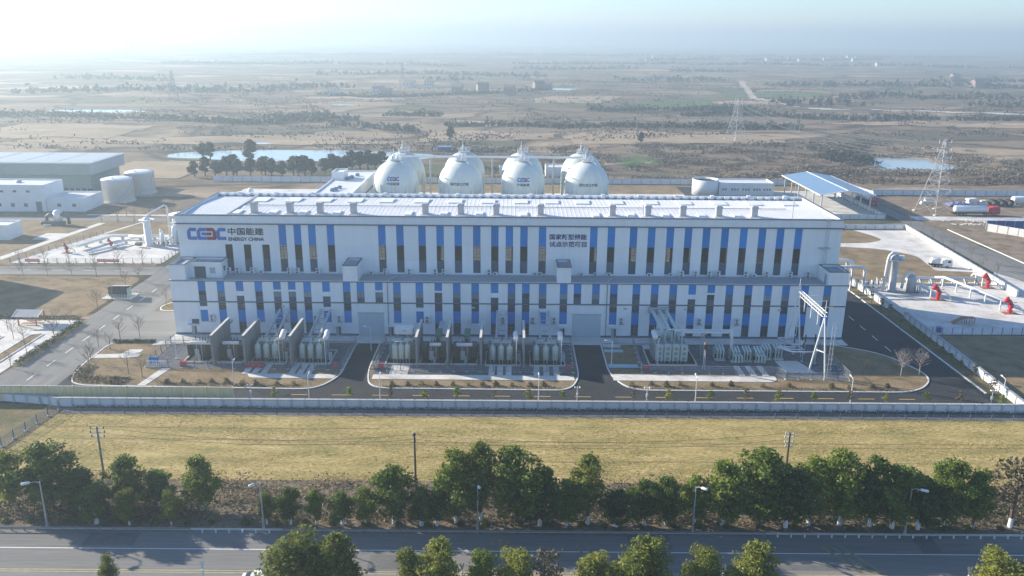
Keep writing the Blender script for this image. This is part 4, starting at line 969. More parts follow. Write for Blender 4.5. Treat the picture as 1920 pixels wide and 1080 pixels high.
for s in (-.18,.18): MB().beam((s,0,0),(s*.4,0,3.8),.07).build('mast_leg', M['white_paint'], vt)
MB().cyl((0,0,3.8),(0,0,4.8),.18,.28,8).build('insulator', M['black'], vt); MB().cyl((0,0,4.8),(0,0,5.2),.3,.1,8).build('head', M['orange'], vt)
# gantry
gt = thing('gantry', 'tall white steel gantry with lattice beam and hanging insulators', 'gantry', (54.2,135.6,.1))
def aframe(y0, sp, z):
    for s in (-1,1): MB().cyl((s*1.0-.2,y0+s*-sp,0),(0,y0,z),.17,.14,8).build('leg', M['white_paint'], gt)
    MB().beam((-.65,y0+sp*.55,z*.42),(.35,y0-sp*.55,z*.42),.16).build('leg_tie', M['white_paint'], gt)
    MB().cyl((0,y0,z),(0,y0,z+2.8),.09,.04,6).build('spike', M['white_paint'], gt)
aframe(0,1.3,11.2); aframe(13.5,1.3,11.2)
for dx in (-.35,.35):
    for dz in (0,.7): MB().box(dx-.05,0,11.0+dz-.05,dx+.05,13.5,11.0+dz+.05).build('beam_chord', M['white_paint'], gt)
for k in range(11):
    y = .6+1.22*k
    MB().beam((-.35,y,11.7),(.35,y+.6,11.7),.06).build('beam_brace', M['white_paint'], gt); MB().beam((.35,y+.6,11.7),(-.35,y+1.2,11.7),.06).build('beam_brace', M['white_paint'], gt)
    MB().beam((-.35,y,11.0),(-.35,y+.6,11.7),.06).build('beam_brace', M['white_paint'], gt); MB().beam((.35,y,11.0),(.35,y+.6,11.7),.06).build('beam_brace', M['white_paint'], gt)
for y in (3.0,6.5,10.0): MB().cyl((0,y,8.6),(0,y,11.0),.1,.1,8).build('insulator_string', M['white_paint'], gt); MB().beam((0,y-.0,11.6),(2.2,y-.5,12.0),.05).build('outrigger', M['white_paint'], gt)
ld = MB().box(.95,-1.55,0,1.0,-1.5,10.5).box(1.45,-1.55,0,1.5,-1.5,10.5)
for k in range(26): ld.box(1.0,-1.54,.3+.4*k,1.45,-1.51,.34+.4*k)
ld.build('ladder', M['grey_paint'], gt)
cg = MB()
for k in range(9): 
    z = 2+.95*k
    for q in range(6): a = -1.2+q*.48; b = a+.48; cg.beam((1.22+.38*math.sin(a*1.25),-1.55-.42*math.cos(a),z),(1.22+.38*math.sin(b*1.25),-1.55-.42*math.cos(b),z),.04)
cg.build('ladder_cage_frame', M['grey_paint'], gt)

# street lamps inside the plant
def lamp(x, y, h, rz, label, arm=.9, z=.02):
    t = thing('lamp_post', label, 'lamp post', (x,y,z), rz)
    MB().cyl((0,0,0),(0,0,h),.09,.055,8).build('pole', M['white_paint'], t)
    MB().tube([(0,0,h-.05),(arm*.5,0,h+.12),(arm,0,h+.16)],.04,6).build('arm', M['white_paint'], t)
    MB().hcap((arm-.1,0,h+.16),(arm+.45,0,h+.2),.11,8,2).build('lamp_head', M['white_paint'], t, (0,0,0), True)
    MB().cyl((0,0,-.05),(0,0,.25),.16,.14,8).build('base', M['grey_paint'], t)
H2 = math.pi/2
for x, y, l in ((-47.0,129.4,'white lamp post on the brown lawn before the fire bay yard'),(-33.0,124.0,'white lamp post by the wall just past the corrugated hoarding'),(-21.4,124.0,'white lamp post by the wall opposite the red box of the middle yard'),(4.5,124.2,'white lamp post by the wall opposite the last middle yard transformers'),(30.2,124.4,'white lamp post by the wall opposite the main transformer'),(55.6,124.4,'white lamp post by the wall below the gantry'),(80.6,124.8,'white lamp post at the corner where the two white walls meet')):
    lamp(x, y, 4.2, H2 if y > 125 else H2, l)
lamp(-26.6,146.5,4.6,math.pi,'white lamp post beside the first driveway near the roller door'); lamp(18.2,140.0,4.6,math.pi,'white lamp post between the second driveway and the teal paving')
def cctv(x, label):
    t = thing('camera_post', label, 'camera post', (x,124.3,.02)); MB().cyl((0,0,0),(0,0,2.6),.06,n=8).build('pole', M['white_paint'], t); MB().box(-.45,-.04,2.35,.45,.04,2.43).build('cross_arm', M['white_paint'], t)
    for s in (-.4,.4): MB().hcap((s,-.25,2.5),(s,.1,2.5),.09,8,2).build('camera', M['white_paint'], t)
    MB().box(-.15,-.12,.9,.15,.12,1.4).build('box', M['white_paint'], t)
cctv(10.8,'white camera post by the wall at the second driveway'); cctv(22.2,'white camera post by the wall past the second driveway'); cctv(-42.6,'white camera post by the wall at the end of the corrugated hoarding'); cctv(78.6,'white camera post at the far bend of the inner road')

# ------------------------------------------------------------------ spherical tanks
SR = 7.5; SZ = 9.4
sph = MB().lathe([(max(.05,SR*math.cos(R(-90+180*i/28))), SR*math.sin(R(-90+180*i/28))) for i in range(29)], n=48).data('shell', M['sphere'], True)
legd = MB().cyl((0,0,-SZ),(0,0,0),.34,n=10).data('leg', M['sphere'])
plat = MB().lathe([(2.1,0),(2.1,.12)], n=20).data('platform', M['metal'])
def sphere_tank(x, y, front, words_, label):
    t = thing('sphere_tank', label, 'tank', (x,y,.05), group='spherical gas tanks')
    link('shell', sph, t, (0,0,SZ))
    for i in range(10):
        a = 2*math.pi*(i+.5)/10; link('leg', legd, t, ((SR-.05)*math.cos(a),(SR-.05)*math.sin(a),SZ))
    p = link('platform', plat, t, (0,0,SZ+SR-.05))
    rb = MB()
    for i in range(12):
        a = 2*math.pi*i/12; b = 2*math.pi*(i+1)/12
        rb.cyl((2.05*math.cos(a),2.05*math.sin(a),0),(2.05*math.cos(a),2.05*math.sin(a),1.1),.03,n=4)
        for z in (.55,1.1): rb.cyl((2.05*math.cos(a),2.05*math.sin(a),z),(2.05*math.cos(b),2.05*math.sin(b),z),.03,n=4)
    rb.build('railing', M['white_paint'], p)
    MB().cyl((-.5,0,.1),(-.5,0,2.6),.28,.22,10).build('relief_stack', M['white_paint'], p)
    MB().cyl((-.5,0,2.6),(-.5,0,4.0),.1,.06,8).build('vent_tip', M['white_paint'], p)
    MB().tube([(.6,.2,.1),(.6,.2,1.3),(1.1,.5,1.7),(1.8,1.2,1.7),(2.0,2.2,1.2)],.16,8).build('outlet_pipe', M['white_paint'], p)
    MB().beam((-1.0,-.8,.2),(.4,-.4,2.2),.18).build('strut', M['metal'], p); MB().beam((1.0,-.6,.2),(.9,.1,2.8),.14).build('strut', M['metal'], p)
    MB().box(-1.3,.2,.1,-.8,.8,1.4).build('valve_box', M['white_paint'], p)
    pts = []
    for k in range(9):
        if k == 0: pts.append((.9,-.5,SZ+SR+.3)); continue
        if k == 1: pts.append((2.6,-2.6,SZ+SR-.55)); continue
        pts.append((2.9,-2.9-2.6*sm(0,1,(k-2)/6.0)**.5*.9,SZ+SR-.9-(k-2)*.95))
    if front: MB().tube(pts,.12,6).build('spray_riser', M['white_paint'], t)
    if words_ == 'logo': logo(t, (0,0,SZ), 4.2, 1.35, SR, .02, 2.15)
    if words_ == 'logo': text('中国能建', t, (0,0,SZ), 4.2, .95, M['text_dark'], bold=.02, depth=.02, wrap=SR, zoff=.5)
    if words_ == 'grid': text('国网湖北综能', t, (0,0,SZ), 6.4, 1.05, M['text_dark'], bold=.02, depth=.02, wrap=SR, zoff=.55)
    return t
nm = ['first','second','third','last']
for i, x in enumerate((-39.9,-17.8,3.5,25.2)):
    wl = 'logo' if i % 2 == 0 else 'grid'
    sphere_tank(x, 281, True, wl, ['front sphere tank with blue and red logo beside the small white service building','front sphere tank with dark lettering only, between two tanks with logos','front sphere tank with logo in the middle of the row','front sphere tank with dark lettering at the end away from the service building'][i])
    sphere_tank(x, 303, False, None, ['rear sphere tank behind the logo tank nearest the service building','rear sphere tank hidden behind the lettered tank between two logos','rear sphere tank behind the logo tank in mid row','rear sphere tank peeking out behind the last lettered tank'][i])
cw = thing('catwalk', 'long pale catwalk bridging the tops of the sphere tanks', 'walkway', (-39.5,292,0))
MB().box(0,-.6,16.7,65.5,.6,16.95).build('deck', M['metal'], cw)
MB().cyl((0,-.9,16.6),(65.5,-.9,16.6),.25,n=8).build('pipe', M['white_paint'], cw); MB().cyl((0,.9,16.6),(65.5,.9,16.6),.18,n=8).build('pipe', M['white_paint'], cw)
for x in (10.3,32.2,53.9): MB().cyl((x,0,0),(x,0,16.7),.28,n=10).build('column', M['grey_paint'], cw)
for s in (-.6,.6):
    hr = MB().box(0,s-.02,17.9,65.5,s+.02,17.95)
    for k in range(34): hr.box(k*1.98-.02,s-.02,16.95,k*1.98+.02,s+.02,17.9)
    hr.build('handrail_frame', M['grey_paint'], cw)
for x in (0.5,22.1,43.4,65):
    for d in (-8,8): MB().box(x-.5,min(0,d),16.7,x+.5,max(0,d),16.9).build('branch_deck', M['metal'], cw)

# ------------------------------------------------------------------ helper for plain flat-roofed buildings
def flatbld(label, x0, y0, x1, y1, h, wins=(), name='service_building', wall='wall_paint', cat='building'):
    t = thing(name, label, cat, ((x0+x1)/2,(y0+y1)/2,0)); cx, cy_ = (x0+x1)/2, (y0+y1)/2
    a, b, c, d = x0-cx, y0-cy_, x1-cx, y1-cy_
    MB().box(a,b,-.05,c,d,h-.5).build('wall', M[wall], t)
    rf = MB().box(a+.25,b+.25,h-.499,c-.25,d-.25,h-.45).build('roof', M['roof'], t)
    for q in ((a,b,c,b+.25),(a,d-.25,c,d),(a,b+.25,a+.25,d-.25),(c-.25,b+.25,c,d-.25)): MB().box(q[0],q[1],h-.5,q[2],q[3],h).build('parapet', M[wall], t)
    for wx, z0, z1, ww in wins: window(wx-cx-ww/2, wx-cx+ww/2, b-.05, z0, z1, 1, t)
    return t
sb = flatbld('small white service building with blue roof fans beside the sphere tanks', -63.4,261,-51.2,308,9.0)
rfan = MB().lathe([(.75,0),(.75,.5),(.95,.55),(.95,.8),(.4,1.1)], n=12).data('roof_fan', M['blue_roof'], True)
for x, y in ((-1.6,-17.5),(-.9,-15.6),(-.2,-12.6),(-.8,6),(0,8.6),(1.0,13.5)): link('roof_fan', rfan, sb, (x,y,8.5))
hb = MB().box(-6.2,4,8.5,-2.0,12,11.0).build('roof_penthouse', M['wall_paint'], sb)
for q in ((-6.2,4,-2.0,4.25),(-6.2,11.75,-2.0,12),(-6.2,4.25,-5.95,11.75),(-2.25,4.25,-2.0,11.75)): MB().box(q[0],q[1],11.0,q[2],q[3],11.5).build('parapet', M['wall_paint'], hb)
MB().box(6.15,-20,4.5,6.3,20,5.0).build('window_band', M['dark_panel'], sb)

# ------------------------------------------------------------------ workshop, offices and tanks beyond the process pad
t = thing('workshop', 'large green-grey clad workshop with overhanging pale roof', 'workshop', (-180,314,0))
MB().box(-24,-11,0,24.4,12,8.2).build('wall', M['glassgreen'], t)
for k in range(3): MB().box(-24.05,-11.12,2.4+1.6*k,24.5,-11.0,3.8+1.6*k).build('cladding_band', M['glassgreen'], t)
MB().box(-26,-13,7.6,25.8,14,11.6).build('upper_storey', M['glassgreen'], t)
MB().prism([(25.81,-13.0),(25.95,-13.0),(25.95,14),(25.81,14)],7.6,11.6).build('gable_cladding', M['grey_paint'], t)
r_ = MB().box(-26.4,-13.4,11.6,26.4,14.4,12.0).build('roof', M['workshop_roof'], t)
for k in range(4): MB().box(-25+13*k,-12,12.0,-13.6+13*k,13,12.08).build('roof_sheet', M['workshop_roof'], r_)
MB().box(-24,-11.2,0,24.5,-11.0,2.3).build('glazing_band', M['pane'], t)
for k in range(22): MB().box(-23.8+2.2*k,-11.3,0,-23.5+2.2*k,-11.0,2.35).build('mullion', M['grey_paint'], t)
o1 = flatbld('tall white office block in front of the green workshop', -192,271.7,-155.8,284,9.0, [(-187.5+4.4*k,6.4,7.2,1.3) for k in range(7)] + [(-188.8+4.4*k,1.6,2.9,1.3) for k in range(7)])
for x in (-9,6): MB().lathe([(.9,0),(.9,.4),(1.1,.5),(.6,.9)], n=12).build('roof_fan', M['grey_paint'], o1, (x,1,8.5))
MB().box(14.9,-6.2,0,16.8,-6.15,3.4).build('dark_doorway', M['dark_panel'], o1)
flatbld('low white annexe beside the tall white office block', -155.7,272.2,-143.2,285.4,4.6, [(-151.6,1.6,2.7,1.3),(-146.6,1.6,2.7,1.3)])
def vtank(label, x, y, r, h, dome=.9, m='tank_white', ladder=True):
    t = thing('storage_tank', label, 'tank', (x,y,0))
    MB().lathe([(r,0),(r,h),(r*1.01,h),(r*1.01,h+.12)], n=40).build('shell', M[m], t, (0,0,0), True)
    MB().lathe([(r,h+.12),(r*.75,h+.12+dome*.45),(r*.4,h+.12+dome*.8),(r*.05,h+.12+dome)], n=40).build('dome', M[m], t, (0,0,0), True)
    MB().lathe([(r+.5,0),(r+.5,.3)], n=32).build('plinth', M['slab'], t)
    if ladder:
        MB().tube([(r*math.sin(.3+.25*k)*1.03,-r*math.cos(.3+.25*k)*1.03,.3+(h/6)*k) for k in range(7)],.12,6).build('stair_stringer', M['grey_paint'], t)
    MB().cyl((0,-r*.6,h+.5),(0,-r*.6,h+1.2),.25,n=8).build('roof_nozzle', M[m], t); return t
vtank('white domed storage tank in front of its twin beside the office annexe', -140.8,292,5.2,7.8); vtank('white domed storage tank standing behind its twin', -139.6,307.5,5.1,7.8)
vtank('short white tank half hidden behind the hall corner', -103.2,252.5,3.6,3.6,.5)
flatbld('small white hut with high slit windows on the concrete apron', -156,231.6,-144.8,238.6,4.4,[], 'hut')
sw = thing('hot_gas_unit', 'white filter drum with dark bent ducts on the brown lawn', 'machine', (-141.6,252.5,0))
MB().cyl((0,0,1.2),(0,0,4.0),1.25,n=20).build('drum', M['white_paint'], sw, (0,0,0), True); MB().lathe([(1.25,4.0),(.8,4.5),(.1,4.7)], n=20).build('drum_top', M['white_paint'], sw, (0,0,0), True)
for s in (-1,1): MB().tube([(s*1.1,-.2,3.2),(s*2.4,-.2,3.3),(s*3.3,-.3,2.6),(s*3.5,-.3,.3)],.5,10).build('bent_duct', M['tdark'], sw, (0,0,0), True)
MB().box(-3.0,-1.8,0,2.6,-.6,1.3).build('skid', M['tdark'], sw); MB().hcap((-4.4,-1.4,.8),(-2.8,-1.4,.8),.7,12).build('motor', M['tdark'], sw, (0,0,0), True); MB().box(-3.6,-2.6,.1,-1.2,-2.0,.6).build('handrail_frame', M['white_paint'], sw)
# process pad with vessels, pipes and well heads
def wellhead(x, y, s, label, m='red', rz=0.0):
    t = thing('well_head', label, 'well head', (x,y,.03), rz)
    MB().box(-1.5*s,-.8*s,0,1.5*s,.9*s,.08).build('pit_cover', M['orange'], t)
    MB().cyl((0,0,.08),(0,0,2.5*s),.34*s,.3*s,12).build('master_valve', M[m], t)
    for z in (.5,1.2,1.9): MB().cyl((0,0,z*s),(0,0,z*s+.16*s),.55*s,n=12).build('flange', M[m], t)
    MB().hcap((-1.2*s,.3*s,2.6*s),(-.2*s,0,2.6*s),.42*s,10,2).build('actuator', M[m], t, (0,0,0), True)
    MB().hcap((-.9*s,.3*s,3.1*s),(-.6*s,.2*s,3.3*s),.34*s,10,2).build('valve_cap', M[m], t)
    MB().cyl((-.5*s,-.35*s,1.6*s),(.6*s,.25*s,1.6*s),.3*s,n=10).build('side_valve', M[m], t)
    MB().tube([(.5*s,.2*s,1.6*s),(1.6*s,.5*s,1.55*s),(2.4*s,.2*s,1.0*s),(2.9*s,-.3*s,.1)],.16*s,8).build('flow_line', M['white_paint'], t, (0,0,0), True)
    MB().cyl((.45*s,-.1*s,2.3*s),(1.1*s,-.1*s,2.4*s),.07*s,n=6).build('hand_wheel_stem', M['black'], t); return t
wellhead(-120.9,217.4,.8,'dull red well head nearest the diagonal fence of the process pad','red_dull'); wellhead(-111.6,223.2,.8,'dull red well head in the middle of the process pad','red_dull')
pv = thing('process_column', 'tall white column vessel with top platform on the process pad', 'vessel', (-102.2,226,0.03))
MB().lathe([(1.15,0),(1.15,.4),(.98,.45),(.98,7.6),(.7,8.1),(.1,8.3)], n=20).build('shell', M['white_paint'], pv, (0,0,0), True)
MB().cyl((0,0,7.5),(0,0,7.6),2.1,n=16).build('platform', M['white_paint'], pv)
MB().tube([(0,0,8.2),(.4,.5,8.9),(3.6,4.0,10.8),(4.2,4.4,10.6),(4.3,4.4,9.8),(4.3,4.4,.4)],.25,10).build('overhead_pipe', M['white_paint'], pv, (0,0,0), True)
MB().tube([(4.3,4.4,5.6),(24,7.0,5.6)],.28,10).build('cross_pipe', M['white_paint'], pv, (0,0,0), True)
for x, y, h, r in ((2.6,2.4,4.2,.35),(3.4,1.2,3.2,.5),(6.2,3.2,4.6,.8),(8.0,3.0,3.6,.9),(-2.2,3.0,2.4,.7),(5.0,6.4,6.2,.45),(7.2,5.6,5.4,.4),(9.4,5.0,4.4,.55),(4.6,.4,2.2,.35),(6.4,.6,2.6,.4),(1.6,5.0,3.0,.5)): MB().lathe([(r,0),(r,h),(r*.5,h+r*.5),(.05,h+r*.6)], n=14).build('small_vessel', M['white_paint'], pv, (x,y,0), True)
MB().tube([(-8,5.6,1.4),(-3.5,4.8,1.4),(-1.4,2.0,1.4),(-1.0,.6,1.4)],.42,10).build('feed_pipe', M['white_paint'], pv, (0,0,0), True)
MB().hcap((-3.0,-1.2,.9),(-1.6,-1.6,.9),.6,10).build('pump', M['tdark'], pv)
for k in range(7): MB().tube([(1.4+.9*k,-.6+.25*k,.5),(1.4+.9*k,1.0+.25*k,.5),(1.8+.9*k,1.6+.25*k,1.3+.2*(k%3)),(2.4+.9*k,2.6+.25*k,1.3+.2*(k%3))],.13,6).build('manifold_pipe', M['white_paint'], pv)
for k in range(5): MB().cyl((1.6+1.2*k,-.4+.3*k,.5),(1.6+1.2*k,-.4+.3*k,1.2),.2,n=8).build('valve', M['red_dull'] if k%2 else M['tdark'], pv)
pr = thing('pad_pipework', 'parallel white pipes on low supports across the process pad', 'pipes', (-112,229,.03))
for pts in ([(-8,-8.5,1.1),(-4.2,4.5,1.1),(10,5.2,1.1)],[(-7.2,-8.7,1.1),(-3.6,3.8,1.1),(10,4.4,1.1)],[(1.2,-5.4,1.1),(4.2,3.0,1.1),(10,3.4,1.1)],[(-3,-13,.5),(2.5,-3,.5)],[(-2.2,-13.2,.5),(3.3,-3.2,.5)]): MB().tube(pts,.24,8).build('pipe', M['white_paint'], pr, (0,0,0), True)
for x, y in ((-7,-5),(-5.4,0),(-1,4.3),(4,4.5),(8,4.8),(2.6,-1.5)): MB().box(x-.4,y-.15,0,x+.4,y+.15,.9).build('pipe_support', M['slab'], pr)
for x0, x1, y, l in ((-126.4,-122.5,207.0,'short red banner on the pad fence near its diagonal corner'),(-107.9,-102.1,207.4,'long red banner on the middle of the pad fence')):
    b = thing('banner', l, 'banner', (x0,y,.1)); MB().box(0,-.03,.25,x1-x0,0,.95).build('cloth', M['banner'], b)
    k = 0
    while .3+.5*k < x1-x0-.4: MB().box(.3+.5*k,-.036,.48,.3+.5*k+.32,-.031,.74).build('white_character_print', M['white_cloth'], b); k += 1
p2 = thing('pad_pipework', 'small red-valved pipe rack behind the hall corner on the far pad', 'pipes', (-96,282,.03))
for k in range(4): MB().tube([(-4,-2+1.3*k,.8),(4,-1.6+1.3*k,.8),(4.6,-1.6+1.3*k,2.8)],.2,8).build('pipe', M['white_paint'], p2)
for k in range(4): MB().cyl((-1+.8*k,-2+1.3*k,.8),(-1+.8*k,-2+1.3*k,1.9),.35,n=8).build('valve', M['red_dull'], p2)
MB().lathe([(1.0,0),(1.0,6.4),(.6,6.8),(.05,7)], n=16).build('vessel', M['white_paint'], p2, (6,-1,0), True)
flatbld('white office block whose long shadow falls across the brown lawn', -160,174,-127,193,10.5)
# cabin and pavilion on the lawns
t = thing('monitoring_cabin', 'small glass-sided cabin with sloping roof inside white railings on the lawn', 'cabin', (-88.8+.0,178.6,.03))
MB().box(-2.0,-.9,.3,2.0,1.5,2.1).build('wall', M['glassgreen'], t); MB().poly([(-2.3,-1.2,2.9),(2.3,-1.2,2.9),(2.3,1.9,2.2),(-2.3,1.9,2.2)]).poly([(-2.3,1.9,2.1),(2.3,1.9,2.1),(2.3,-1.2,2.8),(-2.3,-1.2,2.8)]).build('roof', M['grey_paint'], t); MB().box(-2.1,-.98,.5,2.1,-.9,2.6).build('glass_front', M['pane'], t)
for y in (-1.9,2.2):
    f = MB().box(-3.2,y-.03,1.0,3.2,y+.03,1.06)
    for k in range(11): f.box(-3.2+.64*k-.03,y-.03,0,-3.2+.64*k+.03,y+.03,1.0)
    f.build('railing', M['white_paint'], t)
MB().box(-3.3,-2.1,0,3.3,2.4,.15).build('base', M['slab'], t)
t = thing('pavilion', 'open pavilion with dark peaked roof on thin posts by the car park', 'pavilion', (-98.5,160.2,.03))
for x in (-1.8,1.8):
    for y in (-1.6,1.6): MB().box(x-.1,y-.1,0,x+.1,y+.1,2.1).build('post', M['orange'], t)
MB().poly([(-2.6,-2.2,2.1),(2.6,-2.2,2.1),(2.6,0,3.0),(-2.6,0,3.0)]).poly([(-2.6,0,3.0),(2.6,0,3.0),(2.6,2.2,2.1),(-2.6,2.2,2.1)]).poly([(-2.6,-2.2,2.05),(-2.6,0,2.95),(2.6,0,2.95),(2.6,-2.2,2.05)]).build('roof', M['roof_grey'], t)
for s in (-2.6,2.6):
    for q in (-1,1): MB().beam((s,q*2.2,2.1),(s,0,3.0),.12).build('barge_board', M['white_paint'], t)
for q in (-.8,.8): MB().box(-1.4,q-.2,.3,1.4,q+.2,.4).build('bench_seat', M['orange'], t)

# ------------------------------------------------------------------ right side: pipe pad, loading pad, canopy
rv = thing('process_column', 'tall grey column vessel with inverted U pipe on the sunlit pipe pad', 'vessel', (90.2,188.2,.03))
MB().lathe([(1.1,0),(1.1,.3),(.9,.35),(.9,7.6),(1.1,7.7),(1.1,8.2),(.7,8.6),(.1,8.8)], n=20).build('shell', M['grey_paint'], rv, (0,0,0), True)
MB().tube([(-2.3,-.6,.2),(-1.9,-.3,7.6),(-1.6,-.2,8.7),(-.9,0,9.3),(0,0,9.2),(.3,0,8.6)],.33,12).build('inverted_pipe', M['white_paint'], rv, (0,0,0), True)
for k in range(12): MB().beam((-1.6,-.4,.4+.6*k),(-1.1,-.3,1.0+.6*k),.06).build('ladder_cage_bar', M['grey_paint'], rv)
for s in (-1.65,-1.15): MB().beam((s,-.5,.1),(s,-.4,8.0),.08).build('ladder_rail', M['grey_paint'], rv)
MB().cyl((0,0,7.62),(0,0,7.7),1.9,n=16).build('platform', M['metal'], rv); MB().box(1.0,-.6,7.7,1.9,.3,8.6).build('valve_box', M['white_paint'], rv)
MB().hcap((.7,1.2,1.6),(1.9,1.6,3.2),.5,10,2).build('side_valve', M['white_paint'], rv)
rv2 = thing('separator_vessel', 'short grey vessel with a goose-neck pipe beside the tall column', 'vessel', (94.2,187.2,.03))
MB().lathe([(.95,0),(.95,3.8),(.6,4.2),(.05,4.4)], n=20).build('shell', M['grey_paint'], rv2, (0,0,0), True)
MB().tube([(-2.0,.3,.8),(-1.8,.2,3.4),(-1.4,.1,4.5),(-.7,0,4.9),(0,0,4.8),(.1,0,4.2)],.32,10).build('goose_neck', M['white_paint'], rv2, (0,0,0), True)
for k in range(6): MB().tube([(1.0+.45*k,-1.2,.4),(1.0+.45*k,.4,.4),(1.1+.45*k,.8,1.0+.25*(k%3)),(1.4+.45*k,1.8,1.0+.25*(k%3))],.1,6).build('manifold_pipe', M['white_paint'], rv2)
for k in range(3): MB().cyl((.9+.5*k,-.6,.2),(.9+.5*k,-.6,1.5),.16,n=8).build('valve', M['grey_paint'], rv2)
MB().box(.8,-.9,0,2.4,-.3,.3).build('skid', M['tdark'], rv2)
rp = thing('pad_pipework', 'long white pipeline along the far edge of the pipe pad', 'pipes', (100,193.5,.03))
MB().tube([(-5.4,-4.5,2.2),(-4.8,-.8,1.8),(-3.8,.6,1.5),(15,1.5,1.5)],.32,10).build('pipe', M['white_paint'], rp, (0,0,0), True); MB().tube([(-3.8,1.4,.9),(15,2.3,.9)],.2,8).build('pipe', M['grey_paint'], rp)
for k in range(7): MB().box(-3+2.8*k-.12,.2,0,-3+2.8*k+.12,1.8,1.2).build('pipe_support', M['grey_paint'], rp)
for a, b, l in (((103.5,194.4),(108.6,172.6),'long diagonal white pipe running to the lower red well head'),((95.0,187.0),(97.6,182.2),'short diagonal white pipe from the vessels to a red well head'),((113.0,195.6),(114.5,192.0),'short diagonal white pipe at the wall end of the pipe pad')):
    d = thing('diagonal_pipe', l, 'pipe', (a[0],a[1],.03)); v = (b[0]-a[0],b[1]-a[1]); n = max(2,int(math.hypot(*v)/4))
    MB().tube([(0,0,1.6),(v[0]*.12,v[1]*.12,2.4),(v[0],v[1],2.3)],.3,10).build('pipe', M['white_paint'], d, (0,0,0), True)
    for k in range(n): u = (k+.6)/n; MB().box(v[0]*u-.12,v[1]*u-.12,0,v[0]*u+.12,v[1]*u+.12,2.1).build('pipe_support', M['white_paint'], d)
wellhead(114.6,191.0,1.05,'bright red well head close to the sunlit white wall'); wellhead(97.8,181.2,1.05,'bright red well head nearest the grey vessels'); wellhead(108.9,171.8,1.05,'bright red well head at the low end of the long diagonal pipe')
for k, (y, h, l) in enumerate(((191.0,6.6,'thick white pipe leaving the hall wall and dropping beyond the plant road'),(187.4,6.0,'thinner white pipe leaving the hall wall beside a thicker one'))):
    e = thing('bridge_pipe', l, 'pipe', (65.5,y,0)); MB().tube([(0,0,h),(14.8+1.6*k,0,h),(15.6+1.6*k,0,h-.3),(15.9+1.6*k,0,h-1.1),(15.9+1.6*k,0,.3)],.42-.06*k,10).build('pipe', M['white_paint'], e, (0,0,0), True)
    for x in (14.5,): MB().box(x-.15,-.3,0,x+.15,.3,h-.45).build('pipe_support', M['grey_paint'], e)
vr = thing('valve_station', 'tangle of small white valves and frames behind the low white wall', 'machine', (86,192,.03))
for k in range(7): MB().cyl((-2.4+.9*k,rnd.uniform(-2,1),0),(-2.4+.9*k,rnd.uniform(-2,1),rnd.uniform(1.2,2.2)),.16,n=8).build('valve', M['white_paint'], vr)
for k in range(4): MB().tube([(-3,-2+1.0*k,.7),(3,-2+1.0*k,.7),(4.4,-3+1.0*k,1.0)],.18,8).build('pipe', M['white_paint'], vr)
for k in range(5): MB().box(-2.8+1.2*k,-1.2,.0,-2.5+1.2*k,-.9,1.6).build('stand', M['tdark'], vr)
t = thing('step_ramp', 'brown footbridge steps standing on the shaded end of the pipe pad', 'steps', (95.4,165.0,.03))
MB().poly([(-2.6,-.6,.1),(-.4,-.6,1.3),(-.4,.6,1.3),(-2.6,.6,.1)]).poly([(-2.6,-.6,.0),(-2.6,.6,.0),(-.4,.6,1.2),(-.4,-.6,1.2)]).build('flight', M['orange'], t); MB().box(-.4,-.6,1.2,2.0,.6,1.3).build('landing', M['orange'], t)
for x in (-.2,.8,1.9): 
    for y in (-.5,.5): MB().box(x-.06,y-.06,0,x+.06,y+.06,1.2).build('leg', M['orange'], t)
t = thing('bin', 'blue bin beside the dark post fence', 'bin', (87.2,159.2,.03)); MB().box(-.4,-.35,0,.4,.35,1.0).build('body', M['blue_cloth'], t); MB().box(-.44,-.39,1.0,.44,.39,1.1).build('lid', M['blue_cloth'], t)
# vehicles
def wheel(t, x, y, r=.5, wd=.3):
    w_ = MB().cyl((x,y-wd/2,r),(x,y+wd/2,r),r,n=14).build('wheel', M['black'], t); MB().cyl((x,y-wd/2-.01,r),(x,y+wd/2+.01,r),r*.5,n=10).build('rim', M['metal'], w_)
def tanker(label, loc, rz, cab, L=15.6, tank_m='white_paint', s=1.0):
    t = thing('tanker_truck', label, 'truck', loc, rz); t.scale = (s,s,s)
    MB().hcap((-L/2+.8,0,2.15),(L/2-4.4,0,2.15),1.2,18,4).build('tank', M[tank_m], t, (0,0,0), True)
    MB().box(-L/2,-.9,.7,L/2-1.0,.9,.95).build('chassis', M['black'], t)
    cb = MB(); P = [(L/2-3.0,.6),(L/2,.6),(L/2,1.9),(L/2-.45,3.1),(L/2-2.6,3.1),(L/2-3.0,2.8)]
    n = len(P); cb.v = [(a,-1.2,b) for a,b in P]+[(a,1.2,b) for a,b in P]; cb.f = [tuple(range(n)),tuple(reversed(range(n,2*n)))]+[(i,n+i,n+(i+1)%n,(i+1)%n) for i in range(n)]
    c = cb.build('cab', M[cab], t)
    MB().poly([(L/2+.01,-1.05,1.95),(L/2+.01,1.05,1.95),(L/2-.40,1.05,3.0),(L/2-.40,-1.05,3.0)]).build('windscreen', M['pane'], c)
    for s_ in (-1,1): MB().box(L/2-1.6,s_*1.21-.01,1.9,L/2-.6,s_*1.21+.01,2.7).build('side_window', M['pane'], c); MB().box(L/2,s_*.9-.2,.8,L/2+.03,s_*.9+.2,1.05).build('headlight', M['white_cloth'], c)
    for x in (-L/2+1.2,-L/2+2.5,-L/2+3.8,L/2-4.2,L/2-1.5):
        for y in (-1.05,1.05): wheel(t, x, y)
    MB().box(-L/2,-1.2,.6,-L/2+.1,1.2,.9).build('bumper', M['black'], t); MB().tube([(-L/2+1,0,3.38),(L/2-4.4,0,3.38)],.1,6).build('walkway', M['metal'], t)
    return t
